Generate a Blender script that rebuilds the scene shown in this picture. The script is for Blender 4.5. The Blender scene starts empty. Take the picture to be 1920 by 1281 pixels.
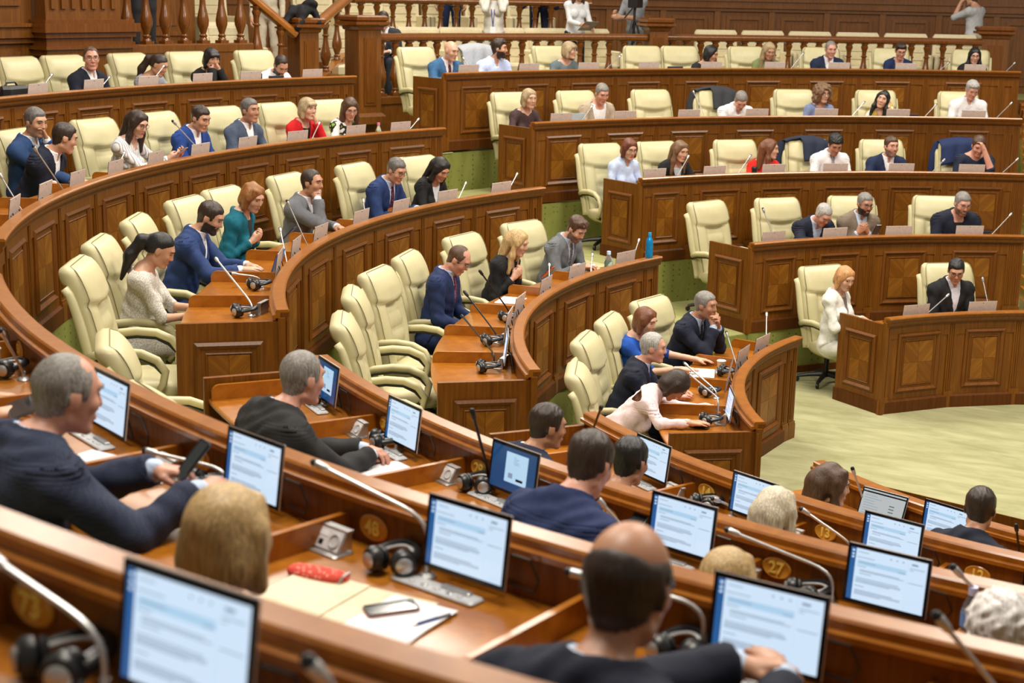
import bpy, math, random
import numpy as np
from mathutils import Matrix, Vector
rnd = random.Random(7)
S = bpy.context.scene
COL = S.collection
PI = math.pi
rad = math.radians

# ---------------------------------------------------------------- camera, world, lamps, exposure
CAMP = (0.0, -12.592, 4.007)
YAW, PIT, ROLL, FPX = rad(26.3574), rad(12.9088), rad(1.1617), 2859.0
fw = Vector((-math.sin(YAW)*math.cos(PIT), math.cos(YAW)*math.cos(PIT), -math.sin(PIT)))
rt = fw.cross(Vector((0, 0, 1))).normalized()
up = rt.cross(fw)
rt, up = rt*math.cos(ROLL)+up*math.sin(ROLL), up*math.cos(ROLL)-rt*math.sin(ROLL)
cd = bpy.data.cameras.new('camera')
cam = bpy.data.objects.new('camera', cd)
COL.objects.link(cam)
cam.matrix_world = Matrix(((rt.x, up.x, -fw.x, CAMP[0]), (rt.y, up.y, -fw.y, CAMP[1]), (rt.z, up.z, -fw.z, CAMP[2]), (0, 0, 0, 1)))
cd.sensor_width = 36
cd.sensor_fit = 'HORIZONTAL'
cd.lens = FPX/1920*36
cd.clip_start = .05
cd.dof.use_dof = True
cd.dof.focus_distance = 12.0
cd.dof.aperture_fstop = 3.2
S.camera = cam
S.view_settings.view_transform = 'Standard'
S.view_settings.look = 'None'
S.view_settings.gamma = 1
S.view_settings.use_curve_mapping = False
S.view_settings.exposure = 0.0
S.cycles.use_denoising = True
S.cycles.max_bounces = 6
S.cycles.diffuse_bounces = 3
S.cycles.glossy_bounces = 3
S.cycles.transmission_bounces = 6
S.cycles.caustics_reflective = False
S.cycles.caustics_refractive = False
w = bpy.data.worlds.new('hall_air')
S.world = w
w.use_nodes = True
w.node_tree.nodes['Background'].inputs[0].default_value = (1, .9, .74, 1)
w.node_tree.nodes['Background'].inputs[1].default_value = .24
def lamp(name, loc, size, power, col=(1, .92, .8), target=None, sy=None):
    l = bpy.data.lights.new(name, 'AREA')
    l.shape = 'RECTANGLE'
    l.size = size
    l.size_y = sy or size
    l.energy = power
    l.color = col
    o = bpy.data.objects.new(name, l)
    COL.objects.link(o)
    o.location = loc
    if target is not None:
        o.rotation_euler = (Vector(target)-Vector(loc)).to_track_quat('-Z', 'Y').to_euler()
    return o
for i, (lx, ly, pw) in enumerate([(-2, 0, 720), (-7.5, -4, 500), (-8.5, 4, 500), (-2, 8, 480), (-2.5, -8.5, 460), (3, -2, 460), (-12, 10, 300), (-13.5, 1, 240)]):
    lamp('ceiling_lamp', (lx, ly, 8.6), 2.4, pw)

# ---------------------------------------------------------------- materials
MATS = {}
def _nt(name):
    m = bpy.data.materials.new(name)
    m.use_nodes = True
    nt = m.node_tree
    return m, nt, nt.nodes['Principled BSDF']
def ramp(nt, stops):
    r = nt.nodes.new('ShaderNodeValToRGB')
    e = r.color_ramp.elements
    while len(e) < len(stops):
        e.new(.5)
    for x, (p, c) in zip(e, stops):
        x.position = p
        x.color = (*c, 1)
    return r
def plain(name, c, rough=.5, metal=0, var=.08, scale=30, bump=0, spec=.5, sheen=0):
    if name in MATS:
        return MATS[name]
    m, nt, b = _nt(name)
    tc = nt.nodes.new('ShaderNodeTexCoord')
    n = nt.nodes.new('ShaderNodeTexNoise')
    n.inputs['Scale'].default_value = scale
    n.inputs['Detail'].default_value = 3
    nt.links.new(tc.outputs['Object'], n.inputs['Vector'])
    r = ramp(nt, [(.3, [x*(1-var) for x in c]), (.7, [min(1, x*(1+var)) for x in c])])
    nt.links.new(n.outputs['Fac'], r.inputs['Fac'])
    nt.links.new(r.outputs['Color'], b.inputs['Base Color'])
    b.inputs['Roughness'].default_value = rough
    b.inputs['Metallic'].default_value = metal
    b.inputs['Specular IOR Level'].default_value = spec
    if sheen:
        b.inputs['Sheen Weight'].default_value = sheen
    if bump:
        bp = nt.nodes.new('ShaderNodeBump')
        bp.inputs['Strength'].default_value = bump
        bp.inputs['Distance'].default_value = .004
        nt.links.new(n.outputs['Fac'], bp.inputs['Height'])
        nt.links.new(bp.outputs['Normal'], b.inputs['Normal'])
    MATS[name] = m
    return m
def wood(name, dark, light, stretch=(9, 9, .6), rot=(0, 0, 0), rough=.32, scale=4.5, coat=.25, spec=.5):
    if name in MATS:
        return MATS[name]
    m, nt, b = _nt(name)
    tc = nt.nodes.new('ShaderNodeTexCoord')
    mp = nt.nodes.new('ShaderNodeMapping')
    mp2 = nt.nodes.new('ShaderNodeMapping')
    mp.inputs['Scale'].default_value = stretch
    mp2.inputs['Rotation'].default_value = rot
    n = nt.nodes.new('ShaderNodeTexNoise')
    n.inputs['Scale'].default_value = scale
    n.inputs['Detail'].default_value = 5
    n.inputs['Roughness'].default_value = .6
    n.inputs['Distortion'].default_value = .6
    nt.links.new(tc.outputs['Object'], mp2.inputs['Vector'])
    nt.links.new(mp2.outputs['Vector'], mp.inputs['Vector'])
    nt.links.new(mp.outputs['Vector'], n.inputs['Vector'])
    r = ramp(nt, [(.3, dark), (.55, [(a+b_)/2 for a, b_ in zip(dark, light)]), (.75, light)])
    nt.links.new(n.outputs['Fac'], r.inputs['Fac'])
    nt.links.new(r.outputs['Color'], b.inputs['Base Color'])
    b.inputs['Roughness'].default_value = rough
    b.inputs['Coat Weight'].default_value = coat
    b.inputs['Specular IOR Level'].default_value = spec
    b.inputs['Coat Roughness'].default_value = .15
    MATS[name] = m
    return m
def carpet(name, c1, c2, dots=None):
    m, nt, b = _nt(name)
    tc = nt.nodes.new('ShaderNodeTexCoord')
    n = nt.nodes.new('ShaderNodeTexNoise')
    n.inputs['Scale'].default_value = 1.5
    n.inputs['Detail'].default_value = 9
    n.inputs['Roughness'].default_value = .68
    n.inputs['Distortion'].default_value = .4
    mp = nt.nodes.new('ShaderNodeMapping')
    mp.inputs['Scale'].default_value = (1, 3.4, 1)
    mp.inputs['Rotation'].default_value = (0, 0, 1.2)
    nt.links.new(tc.outputs['Object'], mp.inputs['Vector'])
    nt.links.new(mp.outputs['Vector'], n.inputs['Vector'])
    r = ramp(nt, [(.35, c1), (.65, c2)])
    nt.links.new(n.outputs['Fac'], r.inputs['Fac'])
    col = r.outputs['Color']
    if dots:
        v = nt.nodes.new('ShaderNodeTexVoronoi')
        v.inputs['Scale'].default_value = 16
        v.inputs['Randomness'].default_value = .25
        nt.links.new(tc.outputs['Object'], v.inputs['Vector'])
        r2 = ramp(nt, [(.16, (1, 1, 1)), (.22, (0, 0, 0))])
        nt.links.new(v.outputs['Distance'], r2.inputs['Fac'])
        mx = nt.nodes.new('ShaderNodeMix')
        mx.data_type = 'RGBA'
        nt.links.new(r2.outputs['Color'], mx.inputs['Factor'])
        nt.links.new(col, mx.inputs['A'])
        mx.inputs['B'].default_value = (*dots, 1)
        col = mx.outputs['Result']
    nt.links.new(col, b.inputs['Base Color'])
    b.inputs['Roughness'].default_value = .95
    b.inputs['Specular IOR Level'].default_value = .1
    f = nt.nodes.new('ShaderNodeTexNoise')
    f.inputs['Scale'].default_value = 260
    nt.links.new(tc.outputs['Object'], f.inputs['Vector'])
    bp = nt.nodes.new('ShaderNodeBump')
    bp.inputs['Strength'].default_value = .25
    bp.inputs['Distance'].default_value = .004
    nt.links.new(f.outputs['Fac'], bp.inputs['Height'])
    nt.links.new(bp.outputs['Normal'], b.inputs['Normal'])
    return m
def emit(name, c, s=1.0):
    if name in MATS:
        return MATS[name]
    m, nt, b = _nt(name)
    b.inputs['Base Color'].default_value = (.01, .01, .012, 1)
    b.inputs['Roughness'].default_value = .15
    b.inputs['Emission Color'].default_value = (*c, 1)
    b.inputs['Emission Strength'].default_value = s
    MATS[name] = m
    return m
W_FRONT = wood('front_wood', (.12, .036, .0028), (.235, .083, .006), rough=.42, coat=.03, spec=.3)
W_MOULD = wood('moulding_wood', (.11, .032, .0026), (.2, .066, .005), rough=.4, coat=.05, spec=.35)
W_BASE = wood('skirting_wood', (.075, .021, .002), (.13, .04, .004), rough=.55, coat=0, spec=.2)
W_TOP = wood('desktop_wood', (.29, .09, .006), (.44, .16, .012), stretch=(2, 2, 2), scale=7, rough=.3, coat=.25)
W_RAIL = wood('rail_wood', (.24, .074, .006), (.36, .128, .012), stretch=(2, 2, 2), scale=7, rough=.28, coat=.3)
VEN = [wood('veneer_' + n, d, l, stretch=(11, 11, .8), rot=(0, a, 0), rough=.4, scale=3.2, coat=.04, spec=.25) for n, d, l, a in  # dark and light tones: the veneer's angle-dependent sheen painted into the colour
       [('dark_rising', (.135, .043, .004), (.25, .092, .009), .785), ('sheen_falling', (.165, .056, .006), (.32, .128, .014), -.785),
        ('sheen_rising', (.16, .054, .006), (.31, .123, .014), .785), ('dark_falling', (.14, .045, .004), (.26, .096, .009), -.785)]]
W_GAL = wood('gallery_wood', (.115, .036, .0035), (.225, .08, .008), rough=.4, coat=.1)
W_BAL = wood('baluster_wood', (.125, .037, .004), (.215, .07, .009), rough=.2, coat=.5)
LEATHER = plain('cream_leather', (.56, .51, .295), .45, var=.06, scale=6)
PIPING = plain('olive_piping', (.2, .175, .08), .6)
BENCH = plain('pale_bench_cover', (.66, .58, .38), .6)
BLACK = plain('black_plastic', (.012, .012, .013), .35)
BLACKM = plain('dark_metal', (.03, .03, .033), .4, metal=.6)
SILVER = plain('silver_metal', (.55, .55, .55), .42, metal=.85)
GREYP = plain('grey_plastic', (.55, .56, .58), .35)
TABBACK = plain('rose_grey_metal', (.58, .5, .46), .4, metal=.15)
BRASS = plain('gold_numeral', (.95, .74, .16), .35, metal=.1)
PLATE = wood('plate_wood', (.55, .25, .025), (.7, .34, .045), stretch=(3, 3, 3), rough=.25)
PAPER = plain('white_paper', (.85, .86, .88), .7, var=.02)
FLOOR_C = carpet('pale_carpet', (.26, .255, .125), (.38, .37, .21))
RISER_C = carpet('green_carpet', (.2, .215, .05), (.28, .29, .08), dots=(.11, .125, .03))
TREAD_C = carpet('tier_carpet', (.25, .25, .09), (.35, .345, .15))
AISLE_C = carpet('aisle_carpet', (.4, .38, .19), (.5, .47, .26))

# ---------------------------------------------------------------- mesh helpers
class MB:
    def __init__(s):
        s.v, s.f, s.m, s.n = [], [], [], 0
    def add(s, v, f, mi=0, M=None):
        v = np.asarray(v, float).reshape(-1, 3)
        if M is not None:
            M = np.asarray(M)
            v = v@M[:3, :3].T+M[:3, 3]
        s.v.append(v)
        s.f += [tuple(int(i)+s.n for i in q) for q in f]
        s.m += [mi]*len(f)
        s.n += len(v)
        return s
    def box(s, a, b, mi=0, M=None):
        x0, y0, z0 = a
        x1, y1, z1 = b
        return s.add([(x0, y0, z0), (x1, y0, z0), (x1, y1, z0), (x0, y1, z0), (x0, y0, z1), (x1, y0, z1), (x1, y1, z1), (x0, y1, z1)],
                     [(0, 3, 2, 1), (4, 5, 6, 7), (0, 1, 5, 4), (1, 2, 6, 5), (2, 3, 7, 6), (3, 0, 4, 7)], mi, M)
    def rbox(s, a, b, r, mi=0, M=None):
        # box with chamfered vertical and top edges
        x0, y0, z0 = a
        x1, y1, z1 = b
        o = lambda d, z: [(x0+d+r, y0+d, z), (x1-d-r, y0+d, z), (x1-d, y0+d+r, z), (x1-d, y1-d-r, z), (x1-d-r, y1-d, z), (x0+d+r, y1-d, z), (x0+d, y1-d-r, z), (x0+d, y0+d+r, z)]
        return s.loft([o(r*.6, z0), o(0, z0+r*.6), o(0, z1-r*.6), o(r*.6, z1)], mi, M, cap=True)
    def loft(s, rings, mi=0, M=None, cap=True, closed=True):
        n = len(rings[0])
        f = []
        for i in range(len(rings)-1):
            for j in range(n if closed else n-1):
                k = (j+1) % n
                f.append((i*n+j, i*n+k, (i+1)*n+k, (i+1)*n+j))
        if cap:
            f.append(tuple(range(n-1, -1, -1)))
            f.append(tuple((len(rings)-1)*n+j for j in range(n)))
        return s.add(np.array(rings).reshape(-1, 3), f, mi, M)
    def tube(s, pts, rads, seg=8, mi=0, M=None, flat=1.0):
        pts = [Vector(p) for p in pts]
        if not hasattr(rads, '__len__'):
            rads = [rads]*len(pts)
        rings = []
        ref = None
        for i, p in enumerate(pts):
            t = (pts[min(i+1, len(pts)-1)]-pts[max(i-1, 0)]).normalized()
            if ref is None:
                ref = t.orthogonal().normalized()
            ref = (ref-t*ref.dot(t)).normalized()
            b = t.cross(ref)
            rings.append([tuple(p+(ref*math.cos(2*PI*j/seg)+b*flat*math.sin(2*PI*j/seg))*rads[i]) for j in range(seg)])
        return s.loft(rings, mi, M)
    def lathe(s, prof, seg=14, mi=0, M=None):
        return s.loft([[(r*math.cos(2*PI*j/seg), r*math.sin(2*PI*j/seg), z) for j in range(seg)] for r, z in prof], mi, M)
    def sweep(s, prof, k, t0, t1, step=1.2, mi=0, rf=None, z0=0.0, cap=True):
        # profile [(rho, z)] carried round row k between two bearings
        n = max(2, int(abs(t1-t0)/step)+1)
        rings = []
        for i in range(n+1):
            t = t0+(t1-t0)*i/n
            r0 = rf(t) if rf else rr(k, t)
            zz = z0 if rf else tz(k, t)
            c, sn = math.cos(rad(t)), math.sin(rad(t))
            rings.append([((r0+p)*c, (r0+p)*sn, zz+q) for p, q in prof])
        return s.loft(rings, mi, cap=cap)
    def mesh(s, name, mats, smooth=False):
        me = bpy.data.meshes.new(name)
        v = np.concatenate(s.v) if s.v else np.zeros((0, 3))
        me.from_pydata(v.tolist(), [], s.f)
        for m in (mats if isinstance(mats, (list, tuple)) else [mats]):
            me.materials.append(m)
        me.polygons.foreach_set('material_index', s.m)
        if smooth:
            me.polygons.foreach_set('use_smooth', [True]*len(s.f))
        me.update()
        if smooth and smooth != 'all':
            me.set_sharp_from_angle(angle=rad(40))
        return me
    def obj(s, name, mats, parent=None, M=None, smooth=False):
        return link(name, s.mesh(name, mats, smooth), parent, M)
def link(name, data, parent=None, M=None):
    o = bpy.data.objects.new(name, data)
    COL.objects.link(o)
    if parent is not None:
        o.parent = parent
    if M is not None:
        o.matrix_local = M
    return o
def tag(o, label=None, cat=None, group=None, kind=None):
    if label: o['label'] = label
    if cat: o['category'] = cat
    if group: o['group'] = group
    if kind: o['kind'] = kind
    return o
def empty(name, M, label, cat, group=None):
    return tag(link(name, None, None, M), label, cat, group)
def dup(o, parent=None, M=None):
    c = o.copy()
    COL.objects.link(c)
    if parent is not None:
        c.parent = parent
    if M is not None:
        c.matrix_local = M
    for ch in list(o.children):
        dup(ch, c)
    return c
def Tm(x, y, z):
    return Matrix.Translation((x, y, z))
def Rz(a):
    return Matrix.Rotation(a, 4, 'Z')
def Rx(a):
    return Matrix.Rotation(a, 4, 'X')
def Ry(a):
    return Matrix.Rotation(a, 4, 'Y')

# ---------------------------------------------------------------- plan of the hall: concentric rows on tiers
RROW = (3.789, 5.526, 7.253, 8.969, 10.688)
TIER = (0.0, .503, 1.004, 1.501, 1.997)
def rr(k, t):
    t %= 360
    if k == 5 and t < 160: return 10.3+(155.7-t)*1.6/48.7
    if k == 4 and t < 160: return 8.85+(154.8-t)*.011
    return RROW[k-1]
def tz(k, t):
    t %= 360
    return TIER[k-1]+(.03 if k == 5 and t < 160 else .015 if k == 4 and t < 160 else 0)
def at(k, t, rho, z, yaw=0.0):
    """frame on row k at bearing t: +y looks to the hall's centre, x runs to that viewer's right, z up from the tier"""
    r = rr(k, t)+rho
    a = rad(t)
    return Tm(r*math.cos(a), r*math.sin(a), tz(k, t)+z)@Rz(a+PI/2+rad(yaw))
BLK_ = {'L': 'left block', 'R': 'far block', 'F': 'near block'}
BLOCK = {'L': 'curved left block', 'R': 'far block facing the camera', 'F': 'near block seen from behind'}
ROWN = ('front row', 'second row', 'third row', 'fourth row', 'back row')
NTH = ('first', 'second', 'third', 'fourth', 'fifth', 'sixth', 'seventh', 'eighth', 'ninth', 'tenth', 'eleventh', 'twelfth')

# ---------------------------------------------------------------- floors and tiers
def ring(name, r0, r1, t0, t1, z0, z1, mat, rf0=None, rf1=None, step=3):
    b = MB()
    n = int((t1-t0)/step)
    rings = []
    for i in range(n+1):
        t = t0+(t1-t0)*i/n
        a = rf0(t) if rf0 else r0
        d = rf1(t) if rf1 else r1
        c, s_ = math.cos(rad(t)), math.sin(rad(t))
        rings.append([(a*c, a*s_, z0), (d*c, d*s_, z0), (d*c, d*s_, z1), (a*c, a*s_, z1)])
    b.loft(rings, 0)
    return b.obj(name, mat, smooth=False)
fl = MB().box((-6.5, -6.5, -.2), (7, 7.5, 0)).obj('floor', FLOOR_C)
tag(fl, kind='structure')
rg = lambda t: 12.6+max(0, 154-t)*.034
for k in range(2, 6):
    f0 = (lambda t, k=k: rr(k, t)+.03)
    f1 = (lambda t, k=k: (rr(k+1, t)+.03) if k < 5 else rg(t)+.1)
    tag(ring('floor_%d' % (k+1), 0, 0, 96, 292, tz(k, 200)-.1, tz(k, 200), TREAD_C, f0, f1), kind='structure')
    fr = (lambda t, k=k: rr(k, t)+.02)
    fr2 = (lambda t, k=k: rr(k, t)+.06)
    tag(ring('trim_%d' % k, 0, 0, 96, 292, tz(k-1, 200), tz(k, 200)-.004, RISER_C, fr, fr2), kind='structure')
# pale treads in the two aisles and a dark kick strip at the foot of the first riser
for n, (a0, a1) in enumerate([(154.5, 161.5), (220.5, 228.5)]):
    for k in range(2, 6):
        f0 = (lambda t, k=k: rr(k, t)+.005)
        f1 = (lambda t, k=k: rr(k, t)+.95)
        tag(ring('floor_%d%d' % (n+1, k+5), 0, 0, a0, a1, tz(k, 200)+.001, tz(k, 200)+.012, AISLE_C, f0, f1, 1), kind='structure')
tag(ring('baseboard_front', 0, 0, 96, 292, 0, .075, W_BASE, lambda t: rr(2, t)-.0, lambda t: rr(2, t)+.02), kind='structure')
# ---------------------------------------------------------------- desks
RAILP = [(-.03, .962), (-.03, .97), (-.02, .98), (.052, .98), (.06, .972), (.06, .948), (.08, .944), (.08, .925), (.03, .925), (.03, .962)]
RAILM = [(-.028, .962), (-.026, .94), (-.012, .925), (-.012, .905), (.0, .89), (.03, .89), (.03, .962)]
def chord(k, ta, tb, rho):
    """flat facet frame between two bearings: x left to right seen from the hall's centre, -y out to the viewer, z up"""
    r = lambda t: rr(k, t)+rho
    A = Vector((r(ta)*math.cos(rad(ta)), r(ta)*math.sin(rad(ta)), tz(k, ta)))
    B = Vector((r(tb)*math.cos(rad(tb)), r(tb)*math.sin(rad(tb)), tz(k, tb)))
    x = (B-A).normalized()
    z = Vector((0, 0, 1))
    y = z.cross(x)
    M = Matrix(((x.x, y.x, 0, A.x), (x.y, y.y, 0, A.y), (0, 0, 1, A.z), (0, 0, 0, 1)))
    return M, (B-A).length
PCACHE = {}
def panel(root, M, wd, z0=.2, z1=.8, tops=False):
    """framed panel centred on the facet: raised moulding, sunk field, four veneer pieces"""
    key = (round(wd, 2), round(z1-z0, 2))
    w_, h_ = key
    if key not in PCACHE:
        b = MB()
        def frame(x0, x1, y0, y1, ins, ya, yb):
            o = [(x0, y0), (x1, y0), (x1, y1), (x0, y1)]
            i_ = [(x0+ins, y0+ins), (x1-ins, y0+ins), (x1-ins, y1-ins), (x0+ins, y1-ins)]
            h = [(x0+ins*.45, y0+ins*.45), (x1-ins*.45, y0+ins*.45), (x1-ins*.45, y1-ins*.45), (x0+ins*.45, y1-ins*.45)]
            b.loft([[(p, 0, q) for p, q in o], [(p, ya, q) for p, q in o], [(p, yb, q) for p, q in h], [(p, ya*.5, q) for p, q in i_], [(p, 0, q) for p, q in i_]], cap=False)
        x = w_/2
        frame(-x, x, 0, h_, .045, -.012, -.026)
        frame(-x+.07, x-.07, .07, h_-.07, .016, -.006, -.012)
        fr = b.mesh('moulding', W_MOULD)
        vx, vz = x-.087, h_/2-.087
        vs = []
        for i, (sx, sz) in enumerate(((-1, 1), (1, 1), (-1, -1), (1, -1))):
            q = MB()
            xa, xb = sorted((sx*.001, sx*vx))
            za, zb = sorted((sz*.001, sz*vz))
            q.box((xa, -.007-.001*(i % 2), za), (xb, .001, zb))
            vs.append(q.mesh('veneer', VEN[i if sz > 0 else {2: 1, 3: 0}[i]]))
        PCACHE[key] = fr, vs
    fr, vs = PCACHE[key]
    p = link('front_panel', fr, root, M@Tm(0, 0, z0))
    for v in vs:
        link('veneer', v, p, Tm(0, 0, h_/2))
def pilaster_mesh(tall):
    b = MB()
    b.box((-.05, -.016, .15), (.05, 0, .9))
    for x in (-.03, -.008, .014):
        b.box((x, -.024, .19), (x+.012, -.016, .86))
    b.box((-.06, -.03, .0), (.06, 0, .14)).box((-.056, -.026, .14), (.056, 0, .165))
    return b.mesh('pilaster', W_FRONT)
PIL = pilaster_mesh(1)
DIVM = None
def divider_mesh():
    b = MB()
    pr = [(.05, .76), (.66, .76), (.66, .835), (.652, .855), (.638, .868), (.62, .874), (.05, .874)]
    b.loft([[(-.012, -y, z) for y, z in pr], [(.012, -y, z) for y, z in pr]])
    return b.mesh('divider', W_TOP)
DIVM = divider_mesh()
def desk(blk, k, t_lo, t_hi, bounds, divs, label, ends=(0, 0), panels=True):
    """t_lo..t_hi: bearings of the two ends"""
    tm = (t_lo+t_hi)/2
    root = empty('curved_desk', Matrix.Identity(4), label, 'desk', 'curved wooden desks of the ' + BLOCK[blk])
    MB().sweep(RAILP, k, t_lo-.0, t_hi+.0).obj('top_rail', W_RAIL, root, smooth=True)
    MB().sweep(RAILM, k, t_lo, t_hi).obj('rail_moulding', W_MOULD, root, smooth=True)
    MB().sweep([(.03, .755), (.03, .93), (.058, .93), (.058, .755)], k, t_lo+.2, t_hi-.2).obj('rail_back_board', W_FRONT, root, smooth=True)
    MB().sweep([(.04, .755), (.04, .79), (.655, .79), (.67, .78), (.67, .765), (.655, .755)], k, t_lo+.1, t_hi-.1).obj('desktop', W_TOP, root, smooth=True)
    bs = sorted(bounds)
    if bs[0]-t_lo > .8: bs = [t_lo+.3]+bs
    else: bs[0] = max(bs[0], t_lo+.25)
    if t_hi-bs[-1] > .8: bs = bs+[t_hi-.3]
    fb, sk = MB(), MB()
    for a, b_ in zip(bs[:-1], bs[1:]):
        M, L = chord(k, b_, a, .045)   # left to right for the viewer = decreasing bearing
        fb.box((-.005, 0, .0), (L+.005, .006, .92), 0, M)
        sk.loft([[(0, y, z) for y, z in ((.0, 0), (-.028, 0), (-.028, .115), (-.012, .135), (0, .135))], [(L, y, z) for y, z in ((.0, 0), (-.028, 0), (-.028, .115), (-.012, .135), (0, .135))]], 0, M)
        if panels and L > .5:
            panel(root, M@Tm(L/2, 0, 0), round(min(.56, L-.3)/.04)*.04)
    if panels:
        for a in bs:
            M, L = chord(k, a+.1, a-.1, .045)
            link('pilaster', PIL, root, M@Tm(L/2, 0, 0))
    fb.obj('front_board', W_FRONT, root)
    sk.obj('skirting', W_BASE, root)
    for d in divs:
        a = rad(d)
        link('divider', DIVM, root, at(k, d, 0, 0))
    for side, t in ((0, t_lo), (1, t_hi)):
        if not ends[side]: continue
        hgt = .905
        sg = 1 if side == 0 else -1        # panel lies just inside the end
        F = at(k, t, 0, 0)@Ry(0)
        # local: y to centre, x to the right looking at the centre; the outer face looks along -sg*x ... build in (depth, z)
        b = MB()
        o = -sg*.0
        b.box((min(0, -.035) if side == 1 else 0, -.69, 0), (0 if side == 1 else .035, -.03, hgt))
        e = b.obj('end_panel', W_FRONT, root, F)
        b = MB().box((-.012 if side == 0 else -.012, -.70, 0), (.012, -.01, .13))
        b.obj('end_skirting', W_BASE, root, F)
        # framed field on the outer face
        Mo = F@Tm(0, -.36, 0)@Rz(-PI/2 if side == 0 else PI/2)
        Mo = F@Tm(0, -.36, 0)@(Rz(PI/2) if side == 1 else Rz(-PI/2))
        panel(root, Mo, .44, .2, .78)
        b = MB().box((-.02, -.045, 0), (.02, 0, .93))
        b.obj('corner_post', W_FRONT, root, F)
    return root
DK = {}
def lin(a, step, n): return [a+step*i for i in range(n)]
DK['L', 1] = desk('L', 1, 167.4, 214.6, lin(169.6, 12.9, 4), [178.9, 190.2, 202.3, 168.6], 'innermost curved wooden desk of the left block, beside the floor', (0, 1))
DK['L', 2] = desk('L', 2, 164.8, 218.0, [166.9, 176.1, 185.5, 194.9, 204.3, 213.6], [173.7, 181.9, 190.7, 199.3, 208.1], 'curved wooden desk with empty chairs at its near end, blue flask at its far end', (0, 1))
DK['L', 3] = desk('L', 3, 163.1, 219.7, [164.4, 171.8, 179.1, 186.6, 194.1, 201.6, 209, 216.4], [169.6, 176.5, 183.4, 190.2, 197.4, 204.7, 211.7], 'curved wooden desk with an open blue laptop near its end', (0, 1))
DK['L', 4] = desk('L', 4, 162.0, 220.0, lin(162.9, 5.4, 11), [165.7, 171.2, 176.6, 182, 187.3, 192.7, 198, 203.4, 208.8, 214], 'fourth curved wooden desk of the left block, pink capped bottle at its far end')
DK['L', 5] = desk('L', 5, 161.4, 206, lin(162.4, 4.6, 10), [164.7, 169.3, 173.9, 178.5, 183.1, 187.7], 'rearmost curved wooden desk of the left block under the stair balusters')
DK['R', 1] = desk('R', 1, 110, 146.9, [112.5, 123.4, 134.4, 146.4], [136.5, 124], 'front wooden desk of the far block on the open floor with two chevron panels', (0, 1))
DK['R', 2] = desk('R', 2, 115.6, 150.2, [116.7, 125.3, 133.7, 142.1, 149.9], [142, 133.7, 125.4], 'second wooden desk of the far block with an empty chair at its end', (0, 1))
DK['R', 3] = desk('R', 3, 111.6, 151.4, [112.4, 119.1, 125.8, 132.4, 139, 145.6, 151.1], [], 'third wooden desk of the far block, woman in light blue shirt at its end', (0, 1))
DK['R', 4] = desk('R', 4, 109.2, 153.8, [110.2, 116.6, 122.7, 129, 135.1, 141.3, 147.5, 153.5], [], 'fourth wooden desk of the far block, woman in brown top at its end', (0, 1))
DK['R', 5] = desk('R', 5, 107.2, 155.4, [108.5, 114, 119.1, 124.2, 129.3, 134.4, 139.3, 144.4, 149.3, 155.1], [], 'rearmost wooden desk of the far block below the balustrade', (0, 1))
FDIV = {1: lin(241, 11.6, 3), 2: lin(233.3, 8.2, 6), 3: lin(230.3, 6.75, 7), 4: lin(228.9, 6.22, 9), 5: lin(248.0, 5.3, 6)}
FD = [('F', 1, 229, 284, 'innermost desk of the near block with an open grey laptop on it'),
      ('F', 2, 229.4, 284, 'second desk of the near block with seat plates 12 to 14'), ('F', 3, 229.8, 284, 'third desk of the near block with seat plates 27 to 30'),
      ('F', 4, 227.5, 284, 'fourth desk of the near block with seat plate 48 and an open folder'), ('F', 5, 240, 284, 'nearest desk at the bottom edge with seat plate 73')]
for b_, k, a, c, lb in FD:
    DK['F', k] = desk('F', k, a, c, lin(a+.3, 55/k/1.8, int(k*1.8)), FDIV[k], lb, (1, 0) if k in (2, 3) else (0, 0), panels=False)

# oval seat plates with numerals, on the back board of the near block
def plate(k, t, txt):
    M = at(k, t, .0585, .853)
    b = MB()
    n = 24
    el = lambda s, y: [(s*.064*math.cos(2*PI*i/n), y, s*.043*math.sin(2*PI*i/n)) for i in range(n)]
    b.loft([el(1, 0), el(1, -.005), el(.9, -.009), el(.84, -.007)])
    p = b.obj('number_plate', PLATE, DK['F', k], M, smooth=True)
    cu = bpy.data.curves.new('numeral', 'FONT')
    cu.body = txt
    cu.size = .066
    cu.align_x = 'CENTER'
    cu.align_y = 'CENTER'
    cu.extrude = .0025
    cu.offset = .0012
    cu.materials.append(BRASS)
    tmp = bpy.data.objects.new('numeral', cu)
    COL.objects.link(tmp)
    bpy.context.view_layer.update()
    me = bpy.data.meshes.new_from_object(tmp.evaluated_get(bpy.context.evaluated_depsgraph_get()))
    bpy.data.objects.remove(tmp)
    link('numeral', me, p, Tm(0, -.0095, 0)@Rx(PI/2))
for k, t, s_ in [(2, 242.6, '14'), (2, 251.0, '13'), (2, 259.4, '12'), (3, 231.4, '31'), (3, 238.1, '30'), (3, 244.8, '29'), (3, 251.3, '28'), (3, 257.9, '27'), (4, 235.9, '51'), (4, 248.5, '49'), (4, 254.6, '48'), (5, 259.2, '73'), (4, 242.2, '50')]:
    plate(k, t, s_)
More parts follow.
